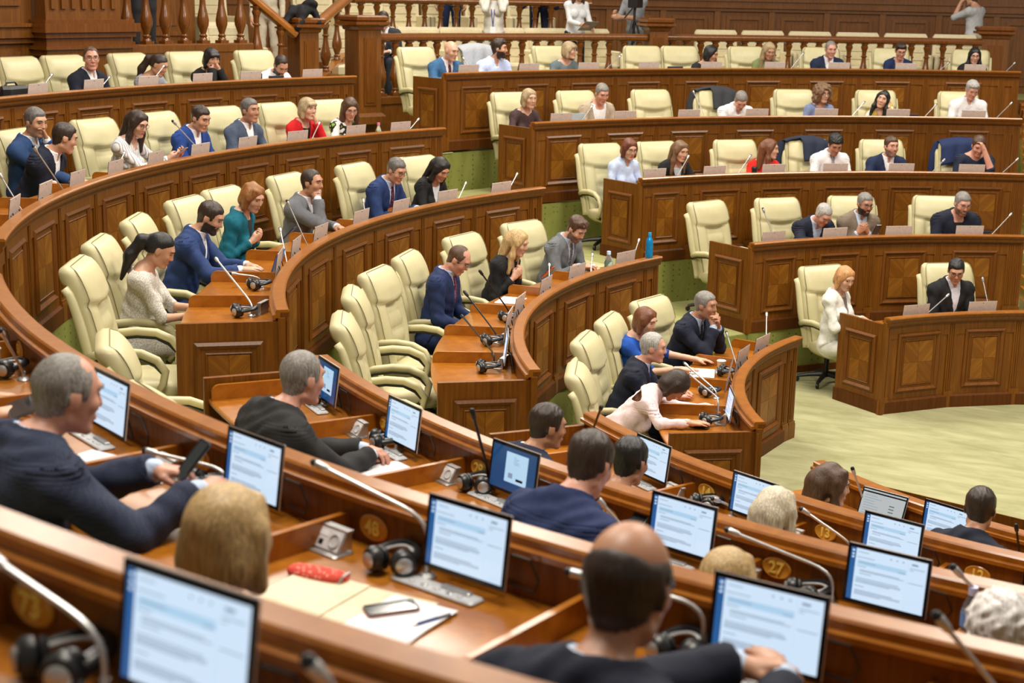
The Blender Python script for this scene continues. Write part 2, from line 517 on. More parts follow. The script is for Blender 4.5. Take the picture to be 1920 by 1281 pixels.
# ---------------------------------------------------------------- cream chairs
def sm(x, a, b):
    t = np.clip((x-a)/(b-a), 0, 1)
    return t*t*(3-2*t)
def chair_meshes():
    ns, nt_ = 26, 40
    s = np.linspace(-1, 1, ns+1)
    t = np.linspace(0, 1, nt_+1)
    SS, TT = np.meshgrid(s, t, indexing='ij')
    hz = .84
    half = .25+.045*sm(TT, .05, .5)-.012*sm(TT, .85, 1)
    corner = np.sqrt(np.clip(1-np.clip((TT-.93)/.07, 0, 1)**2, 0, 1))
    half = half*(.86+.14*corner)
    X = SS*half
    Z = .40+TT*hz
    lean = -.02-.19*TT+.05*np.sin(TT*PI)*.6          # spine line, leaning back (negative y is back)
    TH_ = TT+.05*(1-SS**2)
    bol = .03*sm(np.abs(SS), .44, .56)*(1-sm(TT, .66, .72))*(1-.5*sm(np.abs(SS), .7, 1))
    tuft = .03*np.abs(np.sin((TT-.1)*PI/.165))**.4*(1-sm(np.abs(SS), .38, .47))*(1-sm(TH_, .66, .7))
    head = .06*sm(TH_, .71, .76)*(1-.3*SS**2)*(1-.45*sm(TT, .82, 1))
    edge = np.clip(1-np.abs(SS)**7, 0, 1)**.5
    etop = np.clip(1-np.clip((TT-.9)/.1, 0, 1)**2.5, 0, 1)**.5
    F = lean+.02+(.035+bol+tuft+head)*edge*etop
    roll = .045*sm(TT, .78, .9)
    Bk = lean-.018-(.022+roll)*edge*etop
    b = MB()
    vid = lambda i, j: i*(nt_+1)+j
    fr = np.stack([X, F, Z], -1).reshape(-1, 3)
    bk = np.stack([X, Bk, Z], -1).reshape(-1, 3)
    n = len(fr)
    f = []
    for i in range(ns):
        for j in range(nt_):
            f.append((vid(i, j), vid(i+1, j), vid(i+1, j+1), vid(i, j+1)))
            f.append((n+vid(i, j), n+vid(i, j+1), n+vid(i+1, j+1), n+vid(i+1, j)))
    for j in range(nt_):
        f.append((vid(0, j), vid(0, j+1), n+vid(0, j+1), n+vid(0, j)))
        f.append((vid(ns, j+1), vid(ns, j), n+vid(ns, j), n+vid(ns, j+1)))
    for i in range(ns):
        f.append((vid(i+1, 0), vid(i, 0), n+vid(i, 0), n+vid(i+1, 0)))
        f.append((vid(i, nt_), vid(i+1, nt_), n+vid(i+1, nt_), n+vid(i, nt_)))
    b.add(np.concatenate([fr, bk]), f)
    back = b.mesh('backrest', LEATHER, 'all')
    P = np.stack([X, F, Z], -1)
    b = MB()
    ring_ = [tuple(P[1, j]+np.array([-.004, .002, 0])) for j in range(0, nt_+1)]+[tuple(P[i, nt_]+np.array([0, 0, .003])) for i in range(2, ns-1)]+[tuple(P[ns-1, j]+np.array([.004, .002, 0])) for j in range(nt_, -1, -1)]
    b.tube(ring_, .003, 5)
    if 0: b.tube([tuple(P[i, int(nt_*.69)]+np.array([0, -.004, 0])) for i in range(2, ns-1)]  , .0028, 5)
    pip = b.mesh('piping', PIPING, True)
    strips = []
    for i in (0, ns):
        sx = -1 if i == 0 else 1
        pts = [(X[i, j]+sx*.006, Bk[i, j]-.012-(.03*sm(TT[i, j], .78, .9)), Z[i, j]) for j in range(0, int(nt_*.9), 2)]
        b = MB().tube(pts, [.02+.006*math.sin(PI*q/len(pts)) for q in range(len(pts))], 8, flat=1.5)
        strips.append(b.mesh('side_strip', LEATHER, 'all'))
    # seat: rounded cushion with a waterfall front
    b = MB()
    rings = []
    for y, hw, zt, zb in [(-.02, .235, .47, .38), (0, .25, .49, .36), (.12, .262, .485, .35), (.3, .268, .495, .35), (.42, .266, .492, .36), (.48, .25, .472, .375), (.51, .225, .44, .40)]:
        r = .035
        rings.append([(-hw, y, zb+r), (-hw+r, y, zb), (hw-r, y, zb), (hw, y, zb+r), (hw, y, zt-r), (hw-r*.4, y, zt-r*.35), (hw-r*1.6, y, zt), (hw*.3, y, zt+.006), (-hw*.3, y, zt+.006), (-hw+r*1.6, y, zt), (-hw+r*.4, y, zt-r*.35), (-hw, y, zt-r)])
    b.loft(rings)
    seat = b.mesh('seat', LEATHER, 'all')
    arms = []
    for sx in (-1, 1):
        x = sx*.31
        pts = [(x, -.09, .655), (x, -.02, .685), (x, .12, .70), (x, .25, .69), (x, .35, .645), (x, .4, .57), (x, .385, .49), (x, .34, .42)]
        b = MB()
        b.tube(pts, [.03, .036, .037, .037, .036, .034, .03, .024], 10, 0, flat=.8)
        a = b.mesh('arm', LEATHER, 'all')
        b = MB()
        b.tube([(p[0]-sx*.002, p[1]-.012 if i > 3 else p[1], p[2]-.03 if i < 5 else p[2]-.012) for i, p in enumerate(pts)], .017, 6)
        b.tube([(x, .34, .42), (sx*.2, .3, .37)], .02, 6)
        b.tube([(x, -.09, .65), (sx*.26, -.12, .64)], .018, 6)
        arms.append((a, b.mesh('arm_bracket', BLACK, True)))
    b = MB()
    b.lathe([(.05, .35), (.05, .33), (.028, .32), (.028, .12), (.05, .11), (.05, .075), (.03, .07)], 12)
    b.box((-.16, .02, .345), (.16, .36, .365))
    col = b.mesh('gas_column', BLACKM, True)
    b = MB()
    for i in range(5):
        M = Rz(i*2*PI/5+.3)
        b.tube([(0, .03, .1), (0, .18, .085), (0, .3, .062)], [.028, .024, .018], 8, 0, M)
        b.lathe([(0.001, -.014), (.024, -.014), (.028, -.006), (.028, .006), (.024, .014), (.001, .014)], 10, 0, M@Tm(0, .3, .03)@Ry(PI/2))
    base = b.mesh('star_base', BLACK, True)
    return back, pip, seat, arms, col, base, strips
CH = chair_meshes()
def chair_proto():
    o = empty('office_chair', Matrix.Identity(4), 'x', 'chair')
    bk = link('backrest', CH[0], o)
    link('piping', CH[1], bk)
    for q in CH[6]: link('side_strip', q, bk)
    link('seat', CH[2], o)
    for a, br in CH[3]:
        q = link('arm', a, o)
        link('arm_bracket', br, q)
    link('gas_column', CH[4], o)
    link('star_base', CH[5], o)
    return o
CP = chair_proto()
_used = [False]
def place(proto, M, label, group, flag):
    if flag[0]:
        o = proto.copy()
        COL.objects.link(o)
        for ch in proto.children:
            c = ch.copy(); COL.objects.link(c); c.parent = o
            for g in ch.children:
                d = g.copy(); COL.objects.link(d); d.parent = c
    else:
        o = proto
        flag[0] = True
    o.matrix_world = M
    tag(o, label, None, group)
    return o
def chair(k, t, rho, yaw, label, group='cream leather chairs at the desks'):
    # seat centre is .2 m ahead of the chair's origin
    return place(CP, at(k, t, rho+.28, 0, yaw), label, group, _used)

# ---------------------------------------------------------------- desk equipment
SCR_BG = emit('screen_page', (.66, .82, 1.0), .95)
SCR_BG2 = emit('screen_card', (.5, .74, .95), .9)
SCR_SIDE = emit('screen_sidebar', (.02, .13, .38), .8)
SCR_BAND = emit('screen_band', (.46, .7, .92), .9)
SCR_TXT = emit('screen_text', (.3, .4, .55), .75)
SCR_BLUE = emit('screen_blue', (.008, .075, .22), .75)
BEZEL = plain('black_glass', (.006, .007, .01), .18, spec=.3)
def screen_mesh(mode, w_, h_):
    b = MB()
    q = lambda x0, z0, x1, z1, mi, y: b.add([(x0, y, z0), (x1, y, z0), (x1, y, z1), (x0, y, z1)], [(0, 1, 2, 3)], mi)
    x0, x1, z0, z1 = -w_/2, w_/2, 0, h_
    X = lambda u: x0+u*w_
    Z = lambda v: z0+v*h_
    r = random.Random(3)
    if mode == 'page':
        q(x0, z0, x1, z1, 0, 0)
        q(x0, z0, X(.07), z1, 1, -.0004)
        for v in (.93, .86, .8): q(X(.02), Z(v), X(.05), Z(v+.035), 0, -.0006)
        q(X(.1), Z(.69), X(.74), Z(.78), 2, -.0004)
        for u in (.52, .6, .68): q(X(u), Z(.905), X(u+.02), Z(.93), 3, -.0004)
        q(X(.8), Z(.895), X(.88), Z(.93), 3, -.0004)
        for v, a, e in [(.93, .1, .24), (.83, .09, .32), (.735, .12, .34), (.655, .1, .22), (.59, .14, .66), (.565, .14, .72), (.52, .14, .3), (.43, .1, .66), (.4, .1, .69), (.375, .1, .69), (.35, .1, .55), (.27, .1, .22), (.19, .1, .6), (.165, .1, .7), (.14, .1, .7), (.115, .1, .45), (.7, .64, .73), (.83, .78, .97), (.79, .78, .83), (.55, .78, .97)]:
            q(X(a), Z(v), X(e), Z(v+.012), 3, -.0006)
        q(X(.755), z0, X(.757), z1, 2, -.0005)
    elif mode == 'card':
        q(x0, z0, x1, z1, 0, 0)
        q(X(.32), Z(.2), X(.82), Z(.9), 1, -.0004)
        for v in (.8, .76, .72, .68, .64): q(X(.5), Z(v), X(.5+.22*r.random()), Z(v+.012), 2, -.0006)
        q(X(.58), Z(.27), X(.74), Z(.33), 3, -.0006)
        q(X(.4), Z(.3), X(.5), Z(.42), 2, -.0006)
    else:
        q(x0, z0, x1, z1, 0, 0)
        q(x0, Z(.9), x1, Z(.95), 1, -.0004)
        for v in np.linspace(.12, .8, 9): q(X(.06), Z(v), X(.3+.2*r.random()), Z(v+.015), 2, -.0006)
        for v in (.2, .3, .4, .5, .6): q(X(.66), Z(v), X(.78), Z(v+.03), 3, -.0006)
    mats = {'page': [SCR_BG, SCR_SIDE, SCR_BAND, SCR_TXT], 'card': [SCR_BLUE, SCR_BG2, SCR_TXT, BEZEL],
            'list': [emit('screen_grey', (.62, .66, .66), .75), BEZEL, SCR_TXT, emit('screen_green', (.1, .2, .19), .5)]}[mode]
    return b.mesh('screen', mats)
TW, TH = .318, .222
def tablet_proto(mode):
    o = empty('tablet_computer', Matrix.Identity(4), 'x', 'tablet')
    # screen looks along -y (to the sitter behind the desk), stands on z=0, leans back toward +y
    L = Tm(0, 0, .014)@Rx(-.13)
    b = MB().rbox((-TW/2, 0, 0), (TW/2, .008, TH), .004, 0)
    body = b.obj('body', TABBACK, o, L)
    f = MB().box((-TW/2+.0012, -.0015, .0012), (TW/2-.0012, .0005, TH-.0012)).obj('bezel', BEZEL, body)
    link('screen', screen_mesh(mode, TW-.028, TH-.03), body, Tm(0, -.0022, .014))
    c = MB().lathe([(.001, 0), (.004, 0), (.004, .002), (.001, .0025)], 10).obj('camera_lens', BLACK, body, Tm(.0, .008, TH-.018)@Rx(-PI/2))
    st = MB()
    st.tube([(-.1, .03, .13), (-.1, .062, .0)], .004, 6).tube([(.1, .03, .13), (.1, .062, .0)], .004, 6).tube([(-.1, .06, .004), (.1, .06, .004)], .004, 6)
    st.obj('kickstand', BLACKM, o)
    cb = MB().tube([(TW/2, .03, .12), (TW/2+.05, .05, .11), (TW/2+.075, .06, .05), (TW/2+.05, .07, .004), (.1, .085, .004)], .004, 6).obj('charging_cable', BLACK, o, smooth=True)
    return o
TP = {m: tablet_proto(m) for m in ('page', 'card')}
TUSED = {m: [False] for m in TP}
def tablet(k, t, rho, yaw, label, mode='page', z=.832, group='tablets on the desks'):
    return place(TP[mode], at(k, t, rho, z, yaw), label, group, TUSED[mode])
def console_proto():
    o = empty('voting_console', Matrix.Identity(4), 'x', 'console')
    b = MB().rbox((-.17, -.035, 0), (.15, .03, .012), .008)
    b.obj('body', GREYP, o)
    for i, x in enumerate((-.1, -.05, 0, .05, .09)):
        MB().rbox((x-.012, -.022, .012), (x+.012, -.008, .016), .003).obj('key', SILVER if i % 2 else GREYP, o)
    MB().rbox((.0, .0, .012), (.11, .024, .02), .003).obj('card_slot', SILVER, o)
    return o
CONS = console_proto()
CUSED = [False]
def socket_proto():
    o = empty('power_socket_box', Matrix.Identity(4), 'x', 'socket box')
    MB().rbox((-.085, -.05, 0), (.085, .045, .006), .01).obj('flange', SILVER, o)
    b = MB()
    b.loft([[(-.07, -.02, .006), (-.07, .045, .006), (-.07, .045, .075), (-.07, .025, .078)], [(.07, -.02, .006), (.07, .045, .006), (.07, .045, .075), (.07, .025, .078)]])
    h = b.obj('housing', SILVER, o)
    MB().box((-.075, .02, .074), (.075, .05, .083)).obj('lid', SILVER, o)
    F = Tm(0, -.02, .006)@Rx(-.56)
    fp = MB().box((-.062, -.003, .006), (.062, .001, .08)).obj('face_plate', plain('socket_face', (.7, .71, .72), .4), o, F)
    MB().lathe([(.026, 0), (.026, .005), (.021, .005), (.021, .0005), (.001, .0005)], 16).obj('mains_socket', GREYP, fp, Tm(.03, -.003, .042)@Rx(PI/2))
    MB().box((-.042, -.005, .018), (-.022, -.002, .036)).obj('data_port', BLACK, fp)
    MB().box((-.055, -.0045, .05), (-.008, -.002, .068)).obj('label_strip', PAPER, fp)
    return o
SOCK = socket_proto()
SUSED = [False]
def headphones_proto():
    o = empty('headphones', Matrix.Identity(4), 'x', 'headphones')
    # lying on the desk: cups side by side, band arching behind
    for sx in (-1, 1):
        M = Tm(sx*.05, -.01, .045)@Rz(sx*.5)@Rx(PI/2)
        c = MB().lathe([(.001, -.022), (.03, -.022), (.041, -.012), (.042, .004), (.034, .016), (.001, .018)], 18).obj('ear_cup', BLACK, o, M, smooth=True)
        MB().lathe([(.001, .018), (.024, .018), (.026, .022), (.02, .027), (.001, .029)], 16).obj('silver_cap', SILVER, c, smooth=True)
        MB().lathe([(.022, -.022), (.036, -.022), (.039, -.03), (.034, -.037), (.022, -.034)], 16).obj('ear_cushion', BLACKM, c, smooth=True)
    n = 14
    pts = [(.068*math.cos(PI*i/n), .02+.11*math.sin(PI*i/n), .05+.012*math.sin(PI*i/n)) for i in range(n+1)]
    MB().tube(pts, .008, 8, flat=2.0).obj('headband', BLACK, o, smooth=True)
    pts = [(.052*math.cos(PI*i/n), .025+.085*math.sin(PI*i/n), .052) for i in range(n+1)]
    MB().tube(pts, .006, 6, flat=2.6).obj('band_pad', GREYP, o, smooth=True)
    return o
HEAD = headphones_proto()
HUSED = [False]
MICM = {}
def mic(b, t, label, group, light=True, bend=.28, th=.0065):
    """gooseneck microphone from its foot b to its tip t (world points)"""
    b, t = Vector(b), Vector(t)
    d = t-b
    o = empty('gooseneck_microphone', Tm(*b), label, 'microphone', group)
    stemm = SILVER if light else BLACKM
    MB().lathe([(.001, 0), (.028, 0), (.03, .004), (.022, .012), (.011, .016), (.009, .04)], 14).obj('foot', SILVER, o, smooth=True)
    C = Vector((0, 0, d.length*bend))
    r1, r2 = min(.45, .06/max(.01, C.length)), min(.45, .09/max(.01, (d-C).length))
    A, B = C*(1-r1), C+(d-C)*r2
    pts = [Vector((0, 0, 0)), A*.5]+[A*(1-q)**2+C*(2*q*(1-q))+B*q*q for q in (0, .2, .4, .6, .8, 1)]+[B+(d-B)*q for q in (.4, .8, 1)]
    L = pts[-1]-pts[-2]
    L.normalize()
    MB().tube(pts, [th]*8+[th*1.05, th*1.1, th*1.15], 8).obj('stem', stemm, o, smooth=True)
    e = d
    h = MB().tube([e-L*.05, e-L*.04, e-L*.012, e, e+L*.008], [.008, .012, .0135, .012, .006], 10).obj('capsule', SILVER if light else BLACKM, o, smooth=True)
    MB().tube([e-L*.004, e+L*.006, e+L*.014], [.0132, .0125, .005], 10).obj('grille', BLACKM, h, smooth=True)
    return o
def wp(k, t, rho, z):
    r = rr(k, t)+rho
    return Vector((r*math.cos(rad(t)), r*math.sin(rad(t)), tz(k, t)+z))
# ---------------------------------------------------------------- people: one continuous body surface grown from a distance field
def nrm(v):
    v = np.asarray(v, float)
    return v/(np.linalg.norm(v)+1e-12)
def rot(axis, a):
    c, s = math.cos(a), math.sin(a)
    return np.array({'x': [[1, 0, 0], [0, c, -s], [0, s, c]], 'y': [[c, 0, s], [0, 1, 0], [-s, 0, c]], 'z': [[c, -s, 0], [s, c, 0], [0, 0, 1]]}[axis])
I3 = np.eye(3)
class Field:
    def __init__(s): s.p = []
    def ell(s, c, r, lab, R=I3, k=.02, sub=False):
        c = np.asarray(c, float); r = np.asarray(r, float)
        e = np.sqrt(((R*r)**2).sum(1))
        s.p.append(('e', c, r, R, lab, k, sub, c-e, c+e))
        return s
    def cone(s, a, b, ra, rb, lab, k=.02, sub=False):
        a = np.asarray(a, float); b = np.asarray(b, float); m = max(ra, rb)
        s.p.append(('c', a, b, (ra, rb), lab, k, sub, np.minimum(a, b)-m, np.maximum(a, b)+m))
        return s
    @staticmethod
    def dist(p, X, Y, Z):
        if p[0] == 'e':
            _, c, r, R = p[:4]
            x, y, z = X-c[0], Y-c[1], Z-c[2]
            u = (x*R[0, 0]+y*R[1, 0]+z*R[2, 0])/r[0]
            v = (x*R[0, 1]+y*R[1, 1]+z*R[2, 1])/r[1]
            w_ = (x*R[0, 2]+y*R[1, 2]+z*R[2, 2])/r[2]
            k0 = np.sqrt(u*u+v*v+w_*w_)
            k1 = np.sqrt((u/r[0])**2+(v/r[1])**2+(w_/r[2])**2)+1e-9
            return k0*(k0-1)/k1
        _, a, b, (ra, rb) = p[:4]
        d = b-a
        L = (d*d).sum()+1e-12
        t = np.clip(((X-a[0])*d[0]+(Y-a[1])*d[1]+(Z-a[2])*d[2])/L, 0, 1)
        return np.sqrt((X-a[0]-t*d[0])**2+(Y-a[1]-t*d[1])**2+(Z-a[2]-t*d[2])**2)-(ra+t*(rb-ra))
    def grid(s, xs, ys, zs):
        F = np.full((len(xs), len(ys), len(zs)), .2)
        for p in s.p:
            k, sub, lo, hi = p[5], p[6], p[7]-.06, p[8]+.06
            sl = [slice(np.searchsorted(q, a), np.searchsorted(q, b)) for q, a, b in zip((xs, ys, zs), lo, hi)]
            if any(q.start >= q.stop for q in sl): continue
            d = s.dist(p, xs[sl[0]][:, None, None], ys[sl[1]][None, :, None], zs[sl[2]][None, None, :])
            f = F[tuple(sl)]
            if sub:
                h = np.clip(.5-.5*(f+d)/k, 0, 1)
                F[tuple(sl)] = f*(1-h)-d*h+k*h*(1-h)
            else:
                h = np.clip(.5+.5*(f-d)/k, 0, 1)
                F[tuple(sl)] = f*(1-h)+d*h-k*h*(1-h)
        return F
    def warp(s, us, vs, zs, sc, cx, cy):
        """field on a grid whose cross-section narrows with height: x = cx + u*sc(z)"""
        F = np.full((len(us), len(vs), len(zs)), .2)
        for p in s.p:
            k, sub, lo, hi = p[5], p[6], p[7]-.05, p[8]+.05
            a, b = np.searchsorted(zs, lo[2]), np.searchsorted(zs, hi[2])
            if a >= b: continue
            q = sc[a:b]
            u0, u1 = ((lo[0]-cx[a:b])/q).min(), ((hi[0]-cx[a:b])/q).max()
            v0, v1 = ((lo[1]-cy[a:b])/q).min(), ((hi[1]-cy[a:b])/q).max()
            si, sj, sk = slice(np.searchsorted(us, u0), np.searchsorted(us, u1)), slice(np.searchsorted(vs, v0), np.searchsorted(vs, v1)), slice(a, b)
            if si.start >= si.stop or sj.start >= sj.stop: continue
            X = us[si][:, None, None]*q+cx[a:b]
            Y = vs[sj][None, :, None]*q+cy[a:b]
            d = s.dist(p, X, Y, zs[sk][None, None, :])
            f = F[si, sj, sk]
            if sub:
                h = np.clip(.5-.5*(f+d)/k, 0, 1)
                F[si, sj, sk] = f*(1-h)-d*h+k*h*(1-h)
            else:
                h = np.clip(.5+.5*(f-d)/k, 0, 1)
                F[si, sj, sk] = f*(1-h)+d*h-k*h*(1-h)
        return F
    def label(s, V):
        best = np.full(len(V), 9.)
        lab = np.zeros(len(V), int)
        for p in s.p:
            if p[6]: continue
            d = s.dist(p, V[:, 0], V[:, 1], V[:, 2])
            m = d < best
            best[m] = d[m]; lab[m] = p[4]
        return lab
    def bounds(s):
        return np.min([p[7] for p in s.p if not p[6]], 0)-.03, np.max([p[8] for p in s.p if not p[6]], 0)+.03
def snet(F, xs, ys, zs):
    """surface nets on a rectilinear grid"""
    sg = F < 0
    nx, ny, nz = F.shape
    c = sg[:-1, :-1, :-1].astype(np.int8)
    cnt = c.copy()*0
    for i in (0, 1):
        for j in (0, 1):
            for k in (0, 1):
                cnt += sg[i:nx-1+i, j:ny-1+j, k:nz-1+k]
    act = (cnt > 0) & (cnt < 8)
    idx = np.full(act.shape, -1)
    I, J, K = np.nonzero(act)
    idx[act] = np.arange(len(I))
    acc = np.zeros((len(I), 3)); num = np.zeros(len(I))
    ax = (xs, ys, zs)
    cor = [(i, j, k) for i in (0, 1) for j in (0, 1) for k in (0, 1)]
    for a in range(3):
        for q in cor:
            if q[a]: continue
            r = list(q); r[a] = 1
            f0 = F[I+q[0], J+q[1], K+q[2]]; f1 = F[I+r[0], J+r[1], K+r[2]]
            m = (f0 < 0) != (f1 < 0)
            t = np.where(m, f0/np.where(m, f0-f1, 1), 0)
            P0 = np.stack([xs[I+q[0]], ys[J+q[1]], zs[K+q[2]]], -1)
            P1 = np.stack([xs[I+r[0]], ys[J+r[1]], zs[K+r[2]]], -1)
            acc += (P0+(P1-P0)*t[:, None])*m[:, None]; num += m
    V = acc/num[:, None]
    Q = []
    for a in range(3):
        b, c_ = (a+1) % 3, (a+2) % 3
        lo = [slice(None)]*3; hi = [slice(None)]*3
        lo[a] = slice(0, -1); hi[a] = slice(1, None)
        ch = sg[tuple(lo)] != sg[tuple(hi)]
        pos = np.argwhere(ch)
        pos = pos[(pos[:, b] > 0) & (pos[:, c_] > 0) & (pos[:, b] < F.shape[b]-1) & (pos[:, c_] < F.shape[c_]-1)]
        if not len(pos): continue
        ins = sg[pos[:, 0], pos[:, 1], pos[:, 2]]
        def g(db, dc):
            q = pos.copy(); q[:, b] += db; q[:, c_] += dc
            return idx[q[:, 0], q[:, 1], q[:, 2]]
        quad = np.stack([g(-1, -1), g(0, -1), g(0, 0), g(-1, 0)], -1)
        quad[~ins] = quad[~ins][:, ::-1]
        Q.append(quad)
    return V, np.concatenate(Q)
def npmesh(name, V, Q, mats, smooth=True, mi=None):
    me = bpy.data.meshes.new(name)
    n = len(Q)
    me.vertices.add(len(V)); me.vertices.foreach_set('co', np.ascontiguousarray(V, np.float32).ravel())
    me.loops.add(n*4); me.loops.foreach_set('vertex_index', np.ascontiguousarray(Q, np.int32).ravel())
    me.polygons.add(n); me.polygons.foreach_set('loop_start', np.arange(0, n*4, 4, dtype=np.int32))
    if smooth: me.polygons.foreach_set('use_smooth', np.ones(n, bool))
    for m in mats: me.materials.append(m)
    if mi is not None: me.polygons.foreach_set('material_index', np.asarray(mi, np.int32))
    me.update(calc_edges=True); me.validate()
    return me
def vnormals(V, Q):
    a = np.cross(V[Q[:, 2]]-V[Q[:, 0]], V[Q[:, 3]]-V[Q[:, 1]])
    N = np.zeros_like(V)
    for j in range(4): np.add.at(N, Q[:, j], a)
    return N/(np.linalg.norm(N, axis=1)[:, None]+1e-12)
def axis_grid(lo, hi, f0, f1, fine, coarse):
    f0, f1 = max(lo, f0), min(hi, f1)
    a = np.arange(f0, f1+fine, fine)
    return np.concatenate([np.arange(a[0]-coarse, lo-coarse, -coarse)[::-1], a, np.arange(a[-1]+coarse, hi+coarse, coarse)])

# ---- hands, modelled once in three poses (right hand, wrist at the origin, fingers along +y, back of the hand +z)
def hand_mesh(curl, step=.0045, spread=1.0):
    f = Field()
    kn = [(-.030*spread, .088, .0), (-.010*spread, .094, .003), (.011*spread, .09, .002), (.030*spread, .08, -.003)]
    f.cone((0, -.045, 0), (0, .01, 0), .027, .026, 0, .02)
    for x, y, z in kn: f.cone((x*.55, .015, 0), (x, y, z), .0165, .0125, 0, .014)
    for (x, y, z), L, ra in zip(kn, (.072, .08, .074, .058), (.0098, .0102, .0098, .0086)):
        p = np.array([x, y, z]); a = 0
        for i, (q, cf) in enumerate(zip((.45, .31, .24), (.75, 1.0, .6))):
            a += curl*cf
            d = np.array([x*1.2*(1-min(1, curl)), math.cos(a), -math.sin(a)]); d /= np.linalg.norm(d)
            e = p+d*L*q
            f.cone(p, e, ra*(1-.09*i), ra*(.93-.1*i), 0, .003)
            p = e
    tw = .6+curl*.4
    f.cone((-.014, .02, -.006), (-.042, .05, -.014), .017, .0135, 0, .012)
    f.cone((-.042, .05, -.014), (-.05+.012*tw, .078, -.02-.012*tw), .0125, .0108, 0, .003)
    f.cone((-.05+.012*tw, .078, -.02-.012*tw), (-.046+.028*tw, .1, -.022-.02*tw), .0105, .0085, 0, .003)
    lo, hi = f.bounds()
    g = [np.arange(a, b, step) for a, b in zip(lo, hi)]
    return snet(f.grid(*g), *g)
HANDS = [{'flat': hand_mesh(.22, q), 'hold': hand_mesh(.62, q)} for q in (.0095, .0085, .006)]

# ---- head field in its own frame: +y face, z up, origin at the head's middle (chin -.12, crown +.125)
def head_field(f, H, R, sc=1.0, fem=False, L=1):
    T = lambda p: H+R@(np.array(p)*sc)
    E = lambda c, r, k=.02: f.ell(T(c), np.array(r)*sc, L, R, k)
    Cn = lambda a, b, ra, rb, k=.012: f.cone(T(a), T(b), ra*sc, rb*sc, L, k)
    E((0, -.012, .032), (.076, .097, .093))
    E((0, .022, .0), (.067, .074, .085), .03)
    E((0, .03, -.058), (.054 if fem else .059, .056, .06), .03)
    Cn((-.034, .082, .037), (.034, .082, .037), .011, .011, .02)
    Cn((0, .09, .02), (0, .107, -.022), .008, .0125, .012)
    for s in (-1, 1):
        Cn((s*.012, .094, -.026), (s*.011, .09, -.028), .009, .009, .01)
        E((s*.042, .066, -.02), (.024, .022, .024), .02)
        f.ell(T((s*.033, .1, .014)), np.array((.017, .014, .010))*sc, L, R, .012, True)
        E((s*.077, -.006, -.004), (.010, .021, .031), .008)
        Cn((s*.05, -.01, -.07), (s*.02, .07, -.103), .016, .014, .02)
    Cn((-.016, .088, -.06), (.016, .088, -.06), .009, .009, .01)
    Cn((-.014, .086, -.071), (.014, .086, -.071), .009, .009, .008)
    E((0, .076, -.1), (.024, .02, .018), .02)
    return f
_hf = head_field(Field(), np.zeros(3), I3)
def surf_y(x, z):
    ys = np.linspace(.04, .13, 400)
    F = _hf.grid(np.array([x, x+1e-4]), ys, np.array([z, z+1e-4]))[0, :, 0]
    i = np.nonzero(F < 0)[0]
    return ys[i[-1]] if len(i) else .08
EYE_Y = surf_y(.033, .013)
def face_meshes():
    out = {}
    b = MB()
    for s in (-1, 1):
        b.lathe([(.0001, -.006), (.008, -.004), (.0125, 0), (.008, .003), (.0001, .0045)], 12, 0, Tm(s*.033, EYE_Y-.001, .012)@Rz(-s*.2)@Rx(-PI/2)@Matrix.Diagonal((1.05, .5, 1, 1)))
        b.lathe([(.0001, .0), (.0052, .0), (.0045, .002), (.0001, .003)], 10, 1, Tm(s*.033, EYE_Y+.0022, .0118)@Rx(-PI/2))
        pts = [(s*(.033+.0135*u), EYE_Y+.002-.004*u*u, .012+.0068*(1-u*u)-.001) for u in np.linspace(-1, 1, 7)]
        b.tube(pts, .0016, 5, 1)
    out['eyes'] = b
    b = MB()
    for s in (-1, 1):
        pts = [(s*x, surf_y(x, z)+.0015, z) for x, z in ((.012, .032), (.022, .037), (.034, .039), (.045, .036), (.053, .03))]
        b.tube(pts, [.003, .0042, .0042, .0034, .0018], 6)
    out['eyebrows'] = b
    b = MB()
    n = 9
    for z0, h in ((-.0585, .0045), (-.067, .0055)):
        pts = [(u*.024, surf_y(u*.024, z0)+.0008, z0+.0015*(1-abs(u)*2)*(1 if z0 > -.06 else -.6)) for u in np.linspace(-1, 1, n)]
        b.tube(pts, [h*(1-.8*abs(u)**2) for u in np.linspace(-1, 1, n)], 6)
    out['lips'] = b
    b = MB()
    for s in (-1, 1):
        n = 16
        pts = [(s*.034+.0235*math.cos(2*PI*i/n), EYE_Y+.018-.1*(abs(s*.034+.0235*math.cos(2*PI*i/n))**2), .01+.0185*math.sin(2*PI*i/n)) for i in range(n+1)]
        b.tube(pts, .0017, 5)
        b.tube([(s*.058, EYE_Y+.01, .016), (s*.078, .04, .016), (s*.083, -.01, .012), (s*.082, -.025, .0)], .0017, 5)
    b.tube([(-.011, EYE_Y+.017, .014), (0, EYE_Y+.021, .017), (.011, EYE_Y+.017, .014)], .0017, 5)
    out['glasses'] = b
    return out
FM = face_meshes()
EYEW = plain('eye_white', (.6, .57, .54), .25)
EYED = plain('eye_iris', (.025, .016, .012), .2)
LASH = EYED
def skin(tone):
    c = {'light': (.62, .36, .25), 'mid': (.53, .285, .18), 'tan': (.44, .215, .125), 'red': (.6, .3, .215)}[tone]
    n = 'skin_'+tone
    if n not in MATS:
        m = plain(n, c, .45, var=.07, scale=14)
        b = m.node_tree.nodes['Principled BSDF']
        b.inputs['Subsurface Weight'].default_value = .08
        b.inputs['Subsurface Radius'].default_value = (.02, .008, .004)
    return MATS[n]
def lipmat(tone, lipstick=False):
    return plain('lips_red' if lipstick else 'lips', (.42, .09, .08) if lipstick else (.42, .17, .13), .4)
